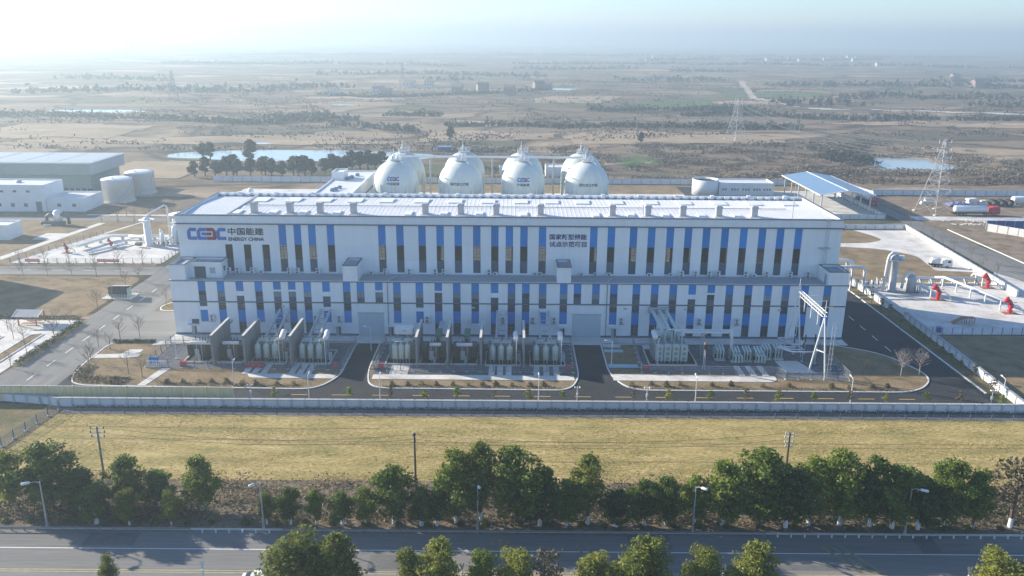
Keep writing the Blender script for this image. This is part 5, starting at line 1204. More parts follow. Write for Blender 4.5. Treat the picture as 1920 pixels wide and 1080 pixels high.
tanker('white tank truck with red cab parked on the pale track below the pylon', (158,278.0,.03), 0, 'red')
tanker('white tank truck with red cab on the road behind the canopy', (130.0,300.0,.03), -H2, 'red')
tanker('small white tank truck parked on the loading pad', (112.6,210.2,.04), -.25, 'white_paint', 7.6, 'white_paint', .72)
t = thing('car', 'white car at the edge of the public road beside leafy trees', 'car', (-26.9,76.3,.015))
cb = MB(); P = [(-2.1,.35),(2.1,.35),(2.15,.75),(1.3,.92),(-1.2,.95),(-2.15,.9)]
n = len(P); cb.v = [(a,-.85,b) for a,b in P]+[(a,.85,b) for a,b in P]; cb.f = [tuple(range(n)),tuple(reversed(range(n,2*n)))]+[(i,n+i,n+(i+1)%n,(i+1)%n) for i in range(n)]; cb.build('body', M['white_paint'], t)
cb = MB(); P = [(1.2,.92),(.5,1.42),(-1.0,1.45),(-1.75,.95)]; n = 4
cb.v = [(a,-.78 if b < 1 else -.62,b) for a,b in P]+[(a,.78 if b < 1 else .62,b) for a,b in P]; cb.f = [tuple(range(n)),tuple(reversed(range(n,2*n)))]+[(i,n+i,n+(i+1)%n,(i+1)%n) for i in range(n)]; gh = cb.build('cabin_glass', M['pane'], t)
MB().box(-.95,-.6,1.44,.45,.6,1.49).build('roof', M['white_paint'], t)
for x in (-1.3,1.35):
    for y in (-.8,.8): wheel(t, x, y, .33, .2)
for y in (-.6,.6): MB().box(2.1,y-.18,.6,2.17,y+.18,.76).build('headlight', M['white_cloth'], t)
# canopy and neighbours
t = thing('canopy', 'open loading canopy with blue-grey gable roof on white posts', 'canopy', (113.2,297,0))
for s, m_ in ((-1,'blue_roof'),(1,'blue_roof')):
    MB().poly([(s*9.4,-20.5,6.9),(0,-20.5,8.4),(0,21,8.4),(s*9.4,21,6.9)]).poly([(s*9.4,-20.5,6.75),(s*9.4,21,6.75),(0,21,8.25),(0,-20.5,8.25)]).build('roof_slope', M[m_], t)
    for k in range(6): MB().box(s*8.3-.2,-19.5+7.8*k-.2,0,s*8.3+.2,-19.5+7.8*k+.2,6.9).build('post', M['grey_paint'], t)
    MB().box(s*9.4-.15,-20.6,6.65,s*9.4+.15,21.1,6.95).build('gutter', M['white_paint'], t)
    MB().beam((s*9.4,-20.5,6.8),(0,-20.5,8.3),.25).build('gable_beam', M['white_paint'], t)
MB().box(-.25,-20.6,8.38,.25,21.1,8.48).build('ridge_cap', M['white_paint'], t)
t = thing('water_tank', 'round white open-topped water tank beside a low white building', 'tank', (73.4,313.5,0))
MB().lathe([(4.9,0),(4.9,6.0),(4.6,6.0),(4.6,5.2)], n=36).build('shell', M['white_paint'], t, (0,0,0), True); MB().cyl((0,0,5.15),(0,0,5.2),4.6,n=36).build('water_surface', M['roof_grey'], t)
flatbld('low white building with a row of small windows beside the round water tank', 78.4,311.8,99.2,322,4.8,[(80+.95*k,1.9,2.7,.7) for k in (0,1)]+[(83.4+1.05*k,1.9,2.7,.7) for k in range(3)]+[(87.6+1.05*k,1.9,2.7,.7) for k in range(3)]+[(91.8+1.05*k,1.9,2.7,.7) for k in range(3)]+[(95.6+1.05*k,1.9,2.7,.7) for k in range(3)])
# scrap yard
t = thing('tarpaulin_heap', 'purple-blue tarpaulin heap beside white sheets in the scrap yard', 'heap', (160.6,294.5,0))
mb = MB(); 
for j in range(7):
    for i in range(13):
        x = -4.4+8.8*i/12; y = -2+4*j/6; z = max(0,(1-(x/4.6)**2)*(1-(y/2.2)**2))**.5*1.5+rnd.uniform(-.15,.2); mb.v.append((x,y,max(.02,z)))
for j in range(6):
    for i in range(12): a = j*13+i; mb.f.append((a,a+1,a+14,a+13))
mb.build('cover', M['purple'], t)
for i, (x, y, s, l) in enumerate(((152.2,300,2.2,'white crate near the pylon foot'),(166.5,297,3.0,'white slanted sheet pile next to the tarpaulin heap'),(170,296,2.4,'pale sheet pile beside the black pipes'),(149.0,296.5,1.6,'low white heap between the pylon and the crate'))):
    t = thing('sheet_pile', l, 'pile', (x,y,0)); 
    for k in range(4): MB().obox(rnd.uniform(-.3,.3),rnd.uniform(-.3,.3),.0+s*.2*k,s*rnd.uniform(.8,1.3),s*.6,s*.19,rnd.uniform(-.3,.3)).build('sheet', M['white_cloth'], t)
for i, l in enumerate(('black pipe ring nearest the white sheets','middle black pipe ring in the scrap yard','black pipe ring nearest the horizontal white tank')):
    t = thing('pipe_ring', l, 'pipe', (173.4+2.9*i,295,0)); mb = MB(); n = 18
    for q in range(2):
        for i2 in range(n): a = 2*math.pi*i2/n; mb.v += [(1.25*math.cos(a),-1.2+2.4*q,1.25+1.25*math.sin(a)),(1.0*math.cos(a),-1.2+2.4*q,1.25+1.0*math.sin(a))]
    for i2 in range(n): j2 = (i2+1)%n; mb.f += [(2*i2,2*j2,2*n+2*j2,2*n+2*i2),(2*i2+1,2*n+2*i2+1,2*n+2*j2+1,2*j2+1),(2*i2,2*i2+1,2*j2+1,2*j2)]
    mb.build('shell', M['black'], t)
t = thing('horizontal_tank', 'white horizontal tank on cradles at the end of the scrap yard', 'tank', (187,298,0)); MB().hcap((-4.5,0,1.7),(4.5,0,1.7),1.4,18).build('shell', M['white_paint'], t, (0,0,0), True)
for x in (-3,3): MB().box(x-.3,-1.1,0,x+.3,1.1,.8).build('cradle', M['slab'], t)
def hoard(label, p0, p1, h, m):
    a = Vector((*p0,0)); d = Vector((*p1,0))-a; n = max(1,round(d.length/3)); t = thing('site_hoarding', label, 'hoarding', a, math.atan2(d.y,d.x)); st = d.length/n
    pd = MB().box(.04,-.04,0,st-.04,.04,h).data('sheet', M[m]); po = MB().box(-.06,-.1,0,.06,.1,h+.1).data('post', M['grey_paint'])
    for i in range(n+1): link('post', po, t, (i*st,0,0)); (i < n) and link('sheet', pd, t, (i*st,0,0))
hoard('white sheet hoarding on bare ground below the tank truck', (148.6,253.5), (164,235.5), 2.4, 'white_cloth'); hoard('blue sheet hoarding behind the white one on bare ground', (150.4,257.2), (182,255.6), 2.6, 'blue_cloth')
rub = MB()
for i in range(900):
    x = rnd.uniform(142,186); y = rnd.uniform(262,269); s = rnd.uniform(.1,.45)
    if noise.noise(Vector((x*.12,y*.25,0))) < -.05: continue
    rub.obox(x,y,-.05,s*1.6,s,s*.7,rnd.uniform(0,3))
tag(rub.build('rubble', M['slab']), 'pale rubble scattered along the track below the tank truck', 'rubble', kind='stuff')

# ------------------------------------------------------------------ vegetation
def quads(P, S, seed, up=None, flat=0.0, aspect=.6):
    """P: n x 3 leaf centres, S: n sizes -> vertices and quad faces, randomly turned"""
    g_ = np.random.default_rng(seed); n = len(P)
    a = g_.normal(size=(n,3)); 
    if up is not None: a = a + up*1.1
    a /= np.linalg.norm(a,axis=1,keepdims=True)+1e-9
    r = g_.normal(size=(n,3)); u = np.cross(a,r); u /= np.linalg.norm(u,axis=1,keepdims=True)+1e-9; v = np.cross(a,u)
    u = u*S[:,None]*.5; v = v*(S*aspect)[:,None]*.5
    V = np.stack([P-u-v*.5, P+u*.1-v, P+u+v*.4, P-u*.15+v],1).reshape(-1,3)
    F = np.arange(n*4).reshape(n,4); return V, F
def npmesh(name, V, F, m):
    me = bpy.data.meshes.new(name); n = len(V); k = len(F)
    me.vertices.add(n); me.vertices.foreach_set('co', V.astype(np.float32).ravel())
    me.loops.add(k*4); me.loops.foreach_set('vertex_index', F.astype(np.int32).ravel())
    me.polygons.add(k); me.polygons.foreach_set('loop_start', np.arange(0,k*4,4,dtype=np.int32)); me.polygons.foreach_set('loop_total', np.full(k,4,np.int32))
    me.materials.append(m); me.update(calc_edges=True); return me
def crown_mesh(seed, h, r, base, n, leaf, m, lobes=14, gap=.35, shape=1.0):
    """crown of many small leaves gathered in uneven lobes; unit: metres, trunk foot at origin"""
    g_ = np.random.default_rng(seed); cs = []
    for i in range(lobes):
        t = (i+.5)/lobes; z = base+(h-base)*(.12+.80*t); w_ = math.sin(math.pi*min(.96,max(.12,t*.82+.14)))**.7*shape
        a = g_.uniform(0,2*math.pi)+i*2.4; d = r*w_*g_.uniform(.22,.76); cs.append((d*math.cos(a),d*math.sin(a),z,r*g_.uniform(.26,.48)*(1-.30*t)))
    cs.append((0,0,h-r*.34,r*.36)); cs.append((0,0,h-r*.8,r*.5)); cs.append((0,0,base+(h-base)*.5,r*.5))
    cs = np.array(cs); wt = cs[:,3]**2; pick = g_.choice(len(cs), n, p=wt/wt.sum())
    d = g_.normal(size=(n,3)); d /= np.linalg.norm(d,axis=1,keepdims=True); d[:,2] = d[:,2]*.8+.12
    rad = cs[pick,3]*(g_.uniform(0,1,n)**.28)*(1+.18*g_.normal(size=n)*.6)
    P = cs[pick,:3] + d*rad[:,None]
    keep = np.array([noise.noise(Vector(p*1.1)+Vector((seed*3.1,0,0))) > -gap for p in P]); P = P[keep]; d = d[keep]
    P[:,2] = np.maximum(P[:,2], base*.75)
    S = leaf*g_.uniform(.6,1.35,len(P)); V, F = quads(P,S,seed+1,d); return npmesh('crown', V, F, m)
def trunk_mesh(seed, h, r, base, m, limbs=7, rt=.16):
    g_ = random.Random(seed); b = MB()
    b.tube([(0,0,-.05),(.05,0,h*.25),(g_.uniform(-.15,.15),g_.uniform(-.15,.15),h*.55),(0,0,h*.88)],[rt*1.25,rt*.95,rt*.6,rt*.15],7)
    for i in range(limbs):
        z = base*.9+(h*.75-base*.9)*i/max(1,limbs-1); a = g_.uniform(0,6.28); L = r*g_.uniform(.55,.85)
        b.tube([(0,0,z),(math.cos(a)*L*.5,math.sin(a)*L*.5,z+L*.42),(math.cos(a)*L,math.sin(a)*L,z+L*.75)],[rt*.45,rt*.28,rt*.08],5)
    return b.data('trunk', m)
def proto(seed, h, r, base, n, leaf, m, lobes=14, gap=.35, rt=.16, shape=1.0, bark='bark'):
    return dict(c=crown_mesh(seed,h,r,base,n,leaf,M[m],lobes,gap,shape), t=trunk_mesh(seed,h,r,base,M[bark],rt=rt), h=h)
limed = MB().cyl((0,0,-.05),(0,0,1.3),.26,.21,9).data('limewashed_foot', M['lime'])
def plant_tree(p, x, y, h, label, group, name='evergreen_tree', rz=None, wide=1.0, lime=False, z=.02, cat='tree', tilt=0):
    s = h/p['h']; t = thing(name, label, cat, (x,y,z), rnd.uniform(0,6.28) if rz is None else rz, group)
    for nm_, me in (('trunk',p['t']),('crown',p['c'])):
        o = link(nm_, me, t); o.scale = (s*wide,s*wide,s)
    if lime: o = link('limewashed_foot', limed, t); o.scale = (max(.5,min(1.1,s*wide)),)*2+(max(.6,min(1.1,s)),)
    return t
E1 = proto(11,10,3.7,1.1,7200,.38,'leaf',28,.30,.2); E2 = proto(23,10,3.3,1.0,7000,.38,'leaf',28,.22,.2); E3 = proto(37,8.5,3.1,.9,6200,.36,'leaf',24,.34,.18)
E4 = proto(41,10.5,3.1,1.4,6200,.37,'leaf2',26,.30,.2,.9); E5 = proto(53,5,2.0,.6,3600,.29,'leaf_dark',16,.3,.1); E6 = proto(67,8,3.4,1.0,6600,.34,'leaf2',26,.35,.2)
E7 = proto(71,10,3.0,2.6,1500,.42,'scrub',16,.15,.17)
G1 = 'roadside trees along the verge'
ROW = [(-62.0,88.2,9.4,E4,1.15,'wide olive-green tree at the very end of the roadside row'),(-57.4,88.6,10.6,E1,1.25,'tallest tree of the dense clump behind the first road lamp'),(-53.6,88.2,7.0,E5,1.3,'dark tree between the first road lamp and the double-armed power pole'),
 (-48.0,89.0,8.6,E2,1.1,'dark evergreen below the double-armed power pole'),(-50.3,87.9,5.4,E5,1.1,'small dark tree in front of the power pole evergreen'),(-46.2,87.6,4.9,E6,.85,'small round light-green tree before the dark power pole evergreens'),(-43.9,88.6,6.8,E5,1.1,'dark tree between the round light-green tree and the tall lone evergreen'),
 (-38.6,88.4,8.9,E2,1.05,'tall bright evergreen standing alone beside the dry brush gap'),(-41.2,87.8,4.6,E6,.85,'low pale green tree leaning on the tall lone evergreen'),
 (-29.6,88.0,4.3,E6,.75,'small yellow-green tree beside the second road lamp'),(-26.7,88.0,5.2,E3,.9,'bushy small tree starting the middle roadside row'),(-23.6,88.0,4.9,E3,.8,'small tree second in the middle roadside row'),(-20.4,88.0,4.6,E5,.95,'small dark tree third in the middle roadside row'),(-17.6,88.0,5.2,E3,.85,'small tree just before the first big crown of the middle row'),
 (-14.2,88.4,7.9,E3,1.15,'round-crowned tree beside the bare middle power pole'),(-10.8,88.0,5.2,E5,1.0,'small dark tree right below the bare middle power pole'),(-8.9,88.0,5.0,E5,.9,'small dark tree between the middle power pole and the tall clump'),
 (-6.6,88.6,10.0,E2,.95,'tall tree opening the tall middle clump'),(-3.6,89.0,10.9,E4,.95,'tallest feathery tree of the middle clump behind the third road lamp'),(.8,88.4,10.5,E1,1.15,'broad dark tree of the middle clump'),(3.6,88.2,7.6,E5,1.2,'dark tree on the shoulder of the middle clump'),
 (6.9,88.2,6.4,E3,1.0,'small tree tucked against the pale yellow-green one'),(9.5,88.6,9.5,E4,1.05,'pale yellow-green tree standing apart in mid row'),(12.9,88.1,5.2,E5,1.1,'small dark tree between the pale tree and the low round one'),
 (16.4,88.4,6.3,E3,1.1,'low round tree in the gap before the fourth road lamp'),(19.0,88.4,6.7,E2,1.1,'low wide tree nearest the fourth road lamp'),(22.6,88.9,6.6,E3,1.0,'small tree just behind the fourth road lamp'),
 (26.0,88.6,8.8,E2,1.15,'first tree of the dense wood below the lattice-armed power pole'),(30.3,88.4,10.2,E1,1.25,'broad tall tree right below the lattice-armed power pole'),(33.6,88.2,7.6,E5,1.2,'dark tree beyond the broad tall one'),(36.6,88.8,9.2,E2,1.05,'tree just past the lattice-armed power pole'),
 (40.4,88.8,10.0,E1,1.05,'tall tree in the middle of the dense wood'),(44.0,88.6,9.4,E2,1.05,'tall tree second from the lamp hidden in the dense wood'),(46.6,88.2,8.6,E3,1.1,'tree beside the lamp hidden in the dense wood'),(49.6,88.0,7.2,E5,1.2,'dark tree just past the hidden lamp'),
 (53.0,88.6,9.3,E1,.95,'tall tree before the bare twiggy one'),(56.4,88.2,8.2,E2,.9,'last full evergreen next to the bare twiggy tree'),(61.2,88.6,9.6,E7,1.1,'thin grey-brown tree with bare twigs ending the row')]
for x, y, h, p, wd, l in ROW:
    if x < -35 and h > 6: y += 2.6; h -= 1.3
    plant_tree(p, x, y, h, l, G1, wide=wd*1.08, lime=True)
# nearer trees along the median, their feet below the picture
NEAR = [(-43.2,75.8,3.9,E6,.6,'lone small tree in front of the road near the banner lamp'),(-21.8,73.4,8.2,E6,1.05,'big olive crown beside the white car'),(-17.9,73.6,8.3,E4,1.05,'big yellow-green crown next to the olive crown by the car'),(-10.6,73.6,6.6,E4,.8,'pale slim crown starting the second foreground clump'),(-7.2,73.4,7.9,E4,1.0,'bright yellow-green crown of the second foreground clump'),(-3.0,73.7,6.4,E1,.85,'dark small crown between two pale foreground crowns'),
 (1.0,73.8,6.5,E6,.8,'pale crown next to the dark small crown'),(3.6,73.8,6.6,E7,.9,'greyish crown closing the second foreground clump'),(9.0,73.8,5.9,E6,.85,'small bright crown before the diagonal road marking'),(13.6,73.9,7.6,E6,1.0,'pointed pale crown by the diagonal road marking'),(20.6,74.0,6.7,E6,.8,'round bright crown beside the third banner lamp'),(25.2,74.0,7.0,E6,.95,'wide bright crown past the third banner lamp'),(51.2,74.3,6.0,E6,1.05,'bright crown by the last banner lamp'),(54.4,74.3,5.7,E4,1.0,'bright crown at the very edge past the last banner lamp')]
for x, y, h, p, wd, l in NEAR: plant_tree(p, x, y, h, l, 'trees on the near side of the road', wide=wd*1.32)
# pond-side and yard evergreens
PE = proto(83,9,3.0,1.6,1500,.75,'far_leaf',12,.25,.2); PE2 = proto(89,8,2.6,1.6,1300,.75,'far_leaf',10,.3,.2)
pts = [(-133.3,344.5),(-129.8,347.4),(-124.0,343.5),(-121.0,347.9),(-115.7,345.3),(-111.0,348.3),(-108.2,354.2),(-102.1,348.8),(-96.9,346.2),(-90.9,349.3),(-86.0,352.4),(-81.3,357.0),(-76.4,361.7),(-71.2,365.0),(-64.7,368.4),(-59.8,375.0),(-118.4,349.0),(-105.4,351),(-93.6,351.5),(-88.6,351),(-78.6,359.5),(-73.8,363.5),(-68,367),(-62,372)]
for i, (x, y) in enumerate(pts): plant_tree(PE if i % 2 else PE2, x, y, rnd.uniform(6.8,9.4), 'bushy evergreen in the dark row along the pond bank', 'row of evergreens by the pond', wide=1.5, z=hgt(x,y)-.1)
for x, y, h, wd, l in ((-122.6,386.6,11.5,1.3,'large round tree standing alone before the pond'),(-144,394,9,1.2,'olive tree at the narrow end of the pond'),(-149,398,8,1.2,'tree beside the olive one at the pond end'),(-36,478,9,1.1,'dark lone tree behind the first sphere tank'),(72,470,7,1.2,'dark lone bush tree beyond the sphere tanks on the ploughed field')): plant_tree(PE, x, y, h, l, None, wide=wd, z=hgt(x,y)-.1)
# bare winter trees
M['pale_twig'] = mat('grey_twig', (.36,.31,.27), .9, .2, 3)
def bare_mesh(seed, h, spread, n1=9, rt=.07, m='twig'):
    g_ = random.Random(seed); b = MB()
    def branch(p, d, L, r, lev):
        q = p + d*L*.55 + Vector((g_.uniform(-.08,.08),g_.uniform(-.08,.08),0))*L; e = q + (d+Vector((g_.uniform(-.25,.25),g_.uniform(-.25,.25),.15))).normalized()*L*.5
        b.tube([p,q,e],[r,r*.7,r*.35],4,False)
        if lev:
            for k in range(4 if lev > 1 else 3):
                u = g_.uniform(.35,1); s = p.lerp(e,u); a = g_.uniform(0,6.28); dd = (d*.8+Vector((math.cos(a),math.sin(a),g_.uniform(.1,.6)))*spread).normalized(); branch(s,dd,L*g_.uniform(.42,.62),r*.5,lev-1)
    b.tube([(0,0,-.05),(0,0,h*.35),(g_.uniform(-.1,.1),0,h*.8)],[rt,rt*.8,rt*.3],6)
    for i in range(n1):
        a = 2.4*i+g_.uniform(-.4,.4); z = h*(.3+.5*i/n1); branch(Vector((0,0,z)),Vector((math.cos(a)*spread,math.sin(a)*spread,.8)).normalized(),h*g_.uniform(.3,.42)*(1-.3*i/n1),rt*.5,2)
    return b.data('branches', M[m])
BT = [dict(b=bare_mesh(5,4.2,.8),h=4.2), dict(b=bare_mesh(9,4.4,.65),h=4.4), dict(b=bare_mesh(14,4.0,.95),h=4.0)]
guy = MB()
for k in range(3): a = 2.1*k; guy.cyl((math.cos(a)*.6,math.sin(a)*.6,0),(0,0,1.3),.03,n=4)
guyd = guy.data('stake', M['twig'])
BROW = [(x,y,'bare young tree along the plant road lawns','bare trees along the plant road') for x,y in [(-89.0,141.6),(-88.4,150),(-89.0,136.4),(-88.6,156.5),(-78.6,147.2),(-76.4,151.4),(-73.0,152.4),(-76.2,139.4),(-75.6,145.6),(-89.6,169.7),(-89.8,184),(-85.2+-4.4,190.6),(-89.4,176),(-75.6,172.0),(-72.2,176.4),(-74,134.6),(-67,134),(-64,132.6),(-93.4,148.4),(-97,151),(-101,156),(-92.5,158.5)]] + [(-96-6.0*i,197.2-2.4,'bare young tree on the lawn edge of the cross road','bare trees along the cross road') for i in range(6)] + [(-95-6.3*i,205.0,'bare staked tree in front of the fenced process pad','bare trees before the process pad') for i in range(7)] + [(-99-5.2*i,256.6,'bare staked tree in the far row beyond the process pad','bare trees beyond the process pad') for i in range(7)] + [(-96-7.5*i,265,'bare staked tree between the far road and the footpath','bare trees by the far footpath') for i in range(5)] + [(x,y,'bare staked tree between the sunlit wall and the back road','bare trees by the back road') for x,y in [(128.6,262),(126.0,247.9),(125.6,240.9),(125.2,234.3),(124.6,226.8),(123.2,215.1),(122.6,208.2),(121.8,200.1)]]
for i, (x, y, l, gr) in enumerate(BROW):
    p = BT[i%3]; t = thing('bare_tree', l, 'tree', (x,y,.05), rnd.uniform(0,6.28), gr); s = rnd.uniform(.85,1.15); o = link('branches', p['b'], t); o.scale = (s,s,s)
    if 'staked' in l: link('stake', guyd, t)
for x, y, s, l in ((69.0,135.8,1.15,'bushy pale bare tree on the tip of the oval lawn'),(72.4,136.2,1.1,'second pale bare tree beside the kerb bend of the oval lawn'),(62.8,136.8,.7,'small reddish bare sapling on the oval lawn')):
    t = thing('bare_tree', l, 'tree', (x,y,.1), 1.0); o = link('branches', bare_mesh(int(x),4.3,1.0,22 if s > .9 else 9,.08,'pale_twig' if s > .9 else 'bark'), t); o.scale = (s,s,s)
# saplings along the wall and shrubs on the islands
SP = [proto(101,2.6,.75,.7,190,.26,'leaf2',7,.5,.045), proto(103,2.4,.6,.8,150,.26,'leaf',6,.5,.04), proto(107,2.8,.7,.9,130,.24,'scrub',7,.5,.045)]
for i, x in enumerate([-38.4,-26.2,-19.5,-14.0,-8.8,-2.8,2.8,8.3,19.9,25.4,32.3,38.0,43.2,48.9,54.7,60.6,67.2,72.6,79.4]): plant_tree(SP[i%3], x, 122.9, rnd.uniform(2.3,3.1), 'thin leafy sapling planted along the inside of the white wall', 'saplings along the wall', 'sapling', wide=1.15)
for i, (x, y) in enumerate([(80.9,162.6),(81.2,158.4),(81.3,155.6),(81.4,153.5),(81.5,151.4),(81.5,148.8),(81.6,146.6),(81.5,143.1),(81.4,139.5),(81.2,134.5),(81.0,128.0),(81.2,168.6),(81.0,172.6),(81.2,178)]): plant_tree(SP[1] if i < 9 else SP[2], x, y, 1.7 if i < 9 else 3.0, 'small dark shrub against the white wall of the shaded road' if i < 9 else 'young leafy tree beside the shaded plant road', 'plants along the shaded road', 'sapling', wide=1.3)
def bush_mesh(seed, n, r, leaf, m, squash=.8):
    g_ = np.random.default_rng(seed); d = g_.normal(size=(n,3)); d /= np.linalg.norm(d,axis=1,keepdims=True); d[:,2] = np.abs(d[:,2]); rr = r*g_.uniform(.55,1.05,n); P = d*rr[:,None]*np.array([1,1,squash])
    V, F = quads(P, leaf*g_.uniform(.7,1.3,n), seed, d); return npmesh('foliage', V, F, M[m])
BU = [bush_mesh(3,170,.62,.22,'scrub',1.4), bush_mesh(4,150,.58,.22,'hedge',1.4), bush_mesh(5,140,.55,.22,'dry',1.4)]
for i, (x, y) in enumerate([(-58.8,130.4),(-56.1,130.5),(-53.5,130.5),(-51.2,130.6),(-48.7,130.6),(-45.9,130.2),(-43.5,129.8),(-39.9,129.9),(-37.1,130.0),(-20.3,129.9),(-17.6,130.1),(-15.4,130.4),(-12.8,130.2),(-9.9,130.2),(-7.3,130.1),(-4.9,130.1),(-2.6,130.2),(.1,130.2),(3.3,130.1),(5.6,130.3),(20.6,130.6),(24.1,131.0),(26.6,130.5),(29.0,131.0),(34.4,130.7),(37.7,131.0),(43.0,130.6),(47.6,130.7),(54.8,130.4),(57.6,130.4),(61.7,130.5),(64.5,130.8)]):
    t = thing('shrub', 'small clipped shrub in the row along the island lawns', 'shrub', (x,y,.1), rnd.uniform(0,6), 'shrubs along the island lawns'); o = link('foliage', BU[i%3], t); o.scale = (rnd.uniform(.8,1.2),)*3
def hedge(label, pts, wd, h, n, m, leaf=.28, z=.05, name='hedge'):
    g_ = np.random.default_rng(len(label)*7+n); P = []
    for i in range(n):
        k = rnd.randrange(len(pts)-1); a, b = Vector(pts[k]), Vector(pts[k+1]); u = rnd.random(); q = a.lerp(b,u); d = (b-a).normalized(); o = rnd.uniform(-wd/2,wd/2); top = h*(.75+.35*noise.noise(Vector((q.x*.7,q.y*.7,2))))
        P.append((q.x-d.y*o,q.y+d.x*o,z+rnd.random()**.5*top))
    P = np.array(P); V, F = quads(P, leaf*g_.uniform(.7,1.4,len(P)), n, np.array([0,0,1.0])); o = link(name, npmesh('foliage', V, F, M[m])); tag(o, label, 'hedge'); return o
hedge('clipped dark hedge between the plant road and the car park', [(-88.6,137.5),(-88.6,160.5)], 1.3, 1.1, 2600, 'hedge')
hedge('low green hedge along the far edge of the kerbed lawn by the hall corner', [(-77,149.6),(-69,149.9)], 1.3, .6, 900, 'hedge')
hedge('dark hedge along the car park side of the brown lawn', [(-89.8,163.2),(-112,163.6)], .9, .8, 1600, 'hedge')
hedge('straggly ground cover at the rounded corner of the first kerbed lawn', [(-75.8,137.6),(-74.8,131.6),(-69,131.0),(-66,130.6)], 3.0, .5, 1700, 'scrub')
hedge('thin green edging along the island lawn before the middle yard', [(-22,129.4),(8.6,129.2)], 1.0, .35, 900, 'scrub', .2); hedge('thin green edging along the island lawn before the switchgear', [(20,129.6),(66,129.4)], 1.1, .35, 1200, 'scrub', .2); hedge('thin green edging along the island lawn before the fire bays', [(-60,129.7),(-36,129.2)], 1.2, .4, 900, 'scrub', .2)
hedge('dark creeping plants at the foot of the white boundary wall', [(-70,120.3),(95,120.5)], .8, .45, 5000, 'hedge', .22)
# dry brush on the verge, tufts on the field
def scatter(name, label, P, leaf, m, up=.8, aspect=.5):
    g_ = np.random.default_rng(len(P)); P = np.array(P); V, F = quads(P, leaf*g_.uniform(.5,1.5,len(P)), len(P)+3, np.array([0,0,up]), aspect=aspect); o = link(name, npmesh(name, V, F, M[m])); tag(o, label, 'vegetation', kind='stuff'); return o
P = []; P2 = []
for i in range(34000):
    x = rnd.uniform(-75,75); y = 88.4+10*rnd.random(); n_ = noise.fractal(Vector((x*.16,y*.28,0)),.8,2,3)
    if n_ > -.05: P.append((x,y,.05+rnd.random()**1.4*(1.0+.9*n_)*(1.3 if y > 93 else .6)))
    elif rnd.random() < .12: P2.append((x,y,.05+.3*rnd.random()))
P3 = []
for i in range(26000):
    x = rnd.uniform(-66,66); y = 89.0+4.5*rnd.random()**1.3; n_ = noise.fractal(Vector((x*.22,y*.4,11)),.8,2,3)
    if (-37 < x < -30) or n_ < -.02: continue
    P3.append((x,y,.05+rnd.random()**1.3*(1.0+1.2*n_)))
scatter('undergrowth', 'dark green undergrowth beneath the roadside trees', P3, .3, 'hedge')
scatter('dry_brush', 'dry brown brush and reeds under the roadside trees', P, .34, 'dry'); scatter('verge_weeds', 'low green weeds on the roadside verge', P2, .3, 'scrub')
P = []
for i in range(70000):
    x = rnd.uniform(-73,92); y = rnd.uniform(98.2,118); n_ = noise.fractal(Vector((x*.05,y*.22,4)),.8,2,4)
    if n_+rnd.uniform(-.5,.5) > 0: P.append((x,y,.045+.05*rnd.random()))
M['tuft'] = leafmat('field_tuft', (.33,.265,.085), (.50,.405,.155), .3)
M['field_weed'] = leafmat('field_weed', (.13,.14,.05), (.30,.26,.10), .25)
P4 = []
for i in range(9000):
    x = rnd.uniform(-73,92); y = 98.3+19.9*rnd.random(); n_ = noise.fractal(Vector((x*.07,y*.16,21)),.8,2,4); edge = max(sm(117.0,118.1,y), 1-sm(98.4,99.6,y))
    if n_ > .22 or rnd.random() < edge*.8: P4.append((x,y,.05+.07*rnd.random()))
scatter('field_weeds', 'greener weeds and ragged edges in the mown field', P4, .2, 'field_weed', 1.4, .4)
scatter('grass_tufts', 'short golden grass of the mown field', P, .2, 'tuft', 1.6, .35)
BS = bush_mesh(21,230,.55,.17,'leaf_dark',.9)
for i in range(34):
    x = -62+3.7*i+rnd.uniform(-.5,.5); t = thing('clipped_bush', 'low round clipped bush at the kerb below the roadside trees', 'bush', (x,87.9+rnd.uniform(0,.3),.03), i, 'clipped bushes along the road'); link('foliage', BS, t).scale = (rnd.uniform(.8,1.2),)*3

# ------------------------------------------------------------------ poles, road lamps, pylons
def road_lamp(x, label, arm=-1, h=6.2):
    t = thing('street_lamp', label, 'street lamp', (x,86.95,.02), 0)
    MB().cyl((0,0,0),(0,0,h),.12,.07,10).build('pole', M['metal'], t); MB().cyl((0,0,0),(0,0,.5),.18,.16,10).build('base', M['grey_paint'], t)
    MB().tube([(0,0,h-.2),(arm*.3,-.3,h+.15),(arm*.8,-.8,h+.25)],.05,6).build('arm', M['metal'], t)
    MB().hcap((arm*.75,-.75,h+.26),(arm*1.4,-1.2,h+.32),.17,10,2).build('lamp_head', M['white_paint'], t, (0,0,0), True)
for x, l, a in ((-55.8,'street lamp in front of the first dense tree clump',-1),(-29.7,'street lamp between the dry brush gap and the small trees',-.6),(-3.9,'street lamp in front of the tall middle clump',.2),(22.0,'street lamp standing clear before the dense wood',.7),(47.6,'street lamp half hidden by the dense wood',.9)): road_lamp(x, l, a)
def banner_lamp(x, y, label):
    t = thing('banner_lamp', label, 'lamp post', (x,y,.02)); MB().cyl((0,0,0),(0,0,2.2),.05,n=8).build('pole', M['grey_paint'], t); MB().cyl((0,0,.9),(0,0,1.4),.12,n=8).build('box', M['white_paint'], t)
    for s in (-1,1):
        MB().poly([(s*.06,0,1.5),(s*.30,0,2.35),(s*.16,.04,2.5),(s*.03,0,2.2)]).poly([(s*.06,.03,1.5),(s*.03,.03,2.2),(s*.16,.07,2.5),(s*.30,.03,2.35)]).build('blade', M['white_cloth'], t)
